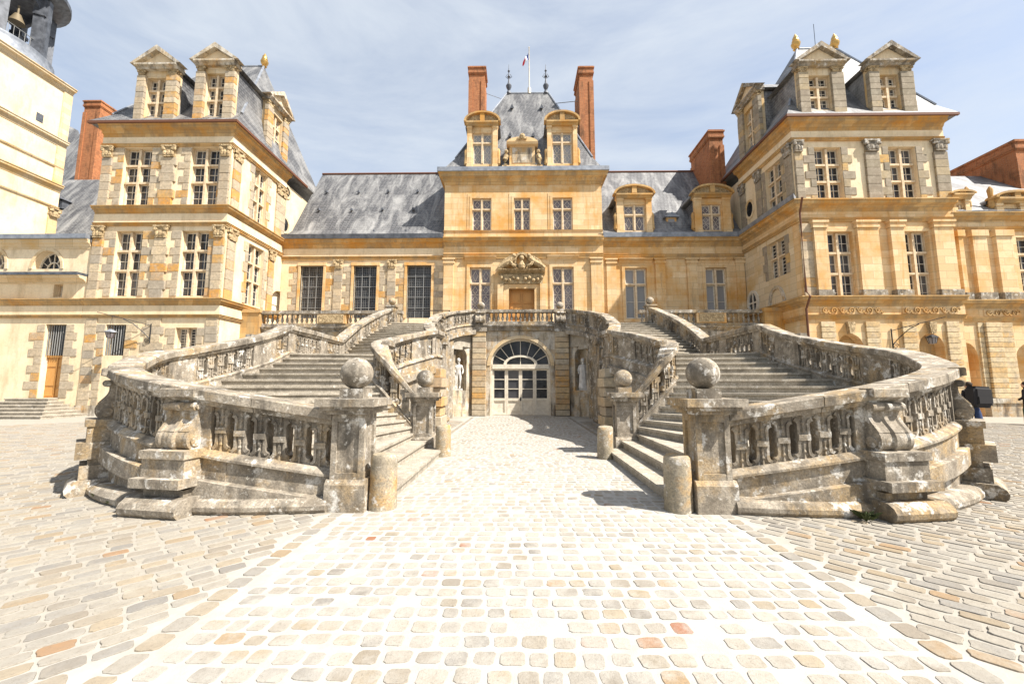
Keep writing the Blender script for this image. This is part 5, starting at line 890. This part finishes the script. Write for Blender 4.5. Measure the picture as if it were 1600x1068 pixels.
def person(name, x, y, lab, rot, coat, legs, bag=None, hgt=1.7):
    T = thing('person', lab, 'person', (x, y, 0)); k = hgt / 1.7; c, s_ = math.cos(rot), math.sin(rot)
    def W(p): return (x + (p[0] * c - p[1] * s_) * k, y + (p[0] * s_ + p[1] * c) * k, p[2] * k)
    V = [(0, 0, .95), (0, .02, 1.15), (0, .03, 1.36), (0, 0, 1.47), (0, -.03, 1.6), (.1, 0, .88), (.11, -.05, .5), (.11, .06, .09), (.11, -.1, .05), (-.1, 0, .88), (-.11, .06, .5), (-.11, .18, .1), (-.11, .04, .05), (.2, .02, 1.38), (.25, 0, 1.1), (.2, -.18, .98), (-.2, .02, 1.38), (-.25, 0, 1.1), (-.2, -.18, .98)]
    ed = [(0, 1), (1, 2), (2, 3), (3, 4), (0, 5), (5, 6), (6, 7), (7, 8), (0, 9), (9, 10), (10, 11), (11, 12), (2, 13), (13, 14), (14, 15), (2, 16), (16, 17), (17, 18)]
    rad = [.15, .14, .16, .06, .1, .1, .075, .055, .045, .1, .075, .055, .045, .075, .055, .045, .075, .055, .045]
    me = bpy.data.meshes.new('body'); me.from_pydata([W(p) for p in V], ed, []); o = link('body', me, coat, T); sk = o.modifiers.new('skin', 'SKIN'); sb = o.modifiers.new('sub', 'SUBSURF'); sb.levels = sb.render_levels = 2
    for i, r in enumerate(rad): me.skin_vertices[0].data[i].radius = (r * k, r * k)
    me.skin_vertices[0].data[0].use_root = True
    m = MB(); p = W((0, -.03, 1.6)); m.sphere(p, .1 * k, 16, 12, 1.2); m.build('head', 'skin', T); m = MB(); p = W((0, .0, 1.64)); m.sphere(p, .108 * k, 16, 12, 1.05); m.build('hair', 'hair', T)
    for a, b in (((.1, 0, .93), (.11, .02, .12)), ((-.1, 0, .93), (-.11, .14, .12))):
        m = MB(); p, q = W(a), W(b); mid_ = tuple((u + v) / 2 for u, v in zip(p, q)); m.tube([p, (mid_[0], mid_[1] - .03, mid_[2]), q], .105 * k, 10); m.smooth = True; m.build('trouser_leg', legs, T)
    return T
B = at(1524, 640, 15.3); person('person', B[0] + .02, 15.45, 'person in blue jeans seen from behind under a big black backpack, beyond the right flight', math.pi * .97, 'dark coat', 'blue jeans')
K = thing('backpack', 'large square black backpack worn by the person in blue jeans', 'backpack', (B[0] - .05, 15.1, .85)); bm = bmesh.new(); bmesh.ops.create_cube(bm, size=1); bmesh.ops.bevel(bm, geom=list(bm.edges), offset=.13, segments=3, affect='EDGES'); me = bpy.data.meshes.new('bag'); bm.to_mesh(me); bm.free(); o = link('bag', me, 'black cloth', None); o.parent = K; o.location = (0, 0, .33); o.scale = (.66, .4, .78); o.rotation_euler = (0, .05, 0)
m = MB(); m.box(B[0] - .28, B[0] + .2, 14.87, 14.9, .95, 1.2); m.build('pocket', 'black cloth', K)
T = thing('folding_stand', 'small red and orange folding stand on the cobbles beside the person in jeans', 'stand', (B[0] + .55, 16.5, 0)); X = B[0] + .6; m = MB(); m.tube([(X, 16.5, .3), (X, 16.5, 1.2)], .045); m.build('post', 'orange paint', T); m = MB(); m.box(X - .3, X + .25, 16.3, 16.7, 1.2, 1.25); m.build('top_board', 'white cloth', T); m = MB(); m.add([(X - .3, 16.3, .5), (X + .2, 16.3, .62), (X + .45, 16.3, .2), (X - .35, 16.3, .2), (X - .3, 16.7, .5), (X + .2, 16.7, .62), (X + .45, 16.7, .2), (X - .35, 16.7, .2)], [(0, 1, 2, 3), (4, 5, 6, 7), (0, 1, 5, 4), (1, 2, 6, 5), (2, 3, 7, 6), (3, 0, 4, 7)]); m.build('seat', 'red cloth', T); m = MB()
for dx in (-.3, .4):
    for dy in (16.32, 16.68): m.tube([(X + dx * .6, dy, .3), (X + dx, dy, 0)], .025)
m.build('legs', 'iron', T)
B2 = at(1603, 640, 17.0); person('person', B2[0] + .12, 17.0, 'person in a dark coat cut off by the right edge of the picture', math.pi * 1.1, 'dark coat', 'dark coat', hgt=1.72)
SC = thing('suitcase', 'dark green suitcase standing at the right edge of the picture', 'suitcase', (B2[0] - .1, 16.7, 0)); m = MB(); m.box(B2[0] - .32, B2[0] + .2, 16.6, 16.85, .06, .66); m.build('shell', 'green case', SC); m = MB(); m.tube([(B2[0] - .2, 16.72, .66), (B2[0] - .2, 16.72, 1.0), (B2[0] + .1, 16.72, 1.0), (B2[0] + .1, 16.72, .66)], .012); m.build('handle', 'iron', SC); m = MB()
for dx in (-.26, .14): m.lathe([(.05, .0), (.05, .05)], B2[0] + dx, 16.72, 10)
m.build('wheels', 'iron', SC)
H = thing('metal_barrier', 'thin black metal barrier at the head of the left flight, before the third grilled window', 'barrier', (at(638, 500, 21.6)[0], 21.6, FLOOR))
p, q = at(638, 485, 21.6), at(702, 485, 21.6)
for X in (p[0], (p[0] + q[0]) / 2, q[0]): m = MB(); m.tube([(X, 21.6, FLOOR), (X, 21.6, p[1])], .025); m.build('post', 'iron', H)
m = MB(); m.tube([(p[0] - .05, 21.6, p[1]), (q[0] + .05, 21.6, q[1])], .028); m.build('top_rail', 'iron', H)
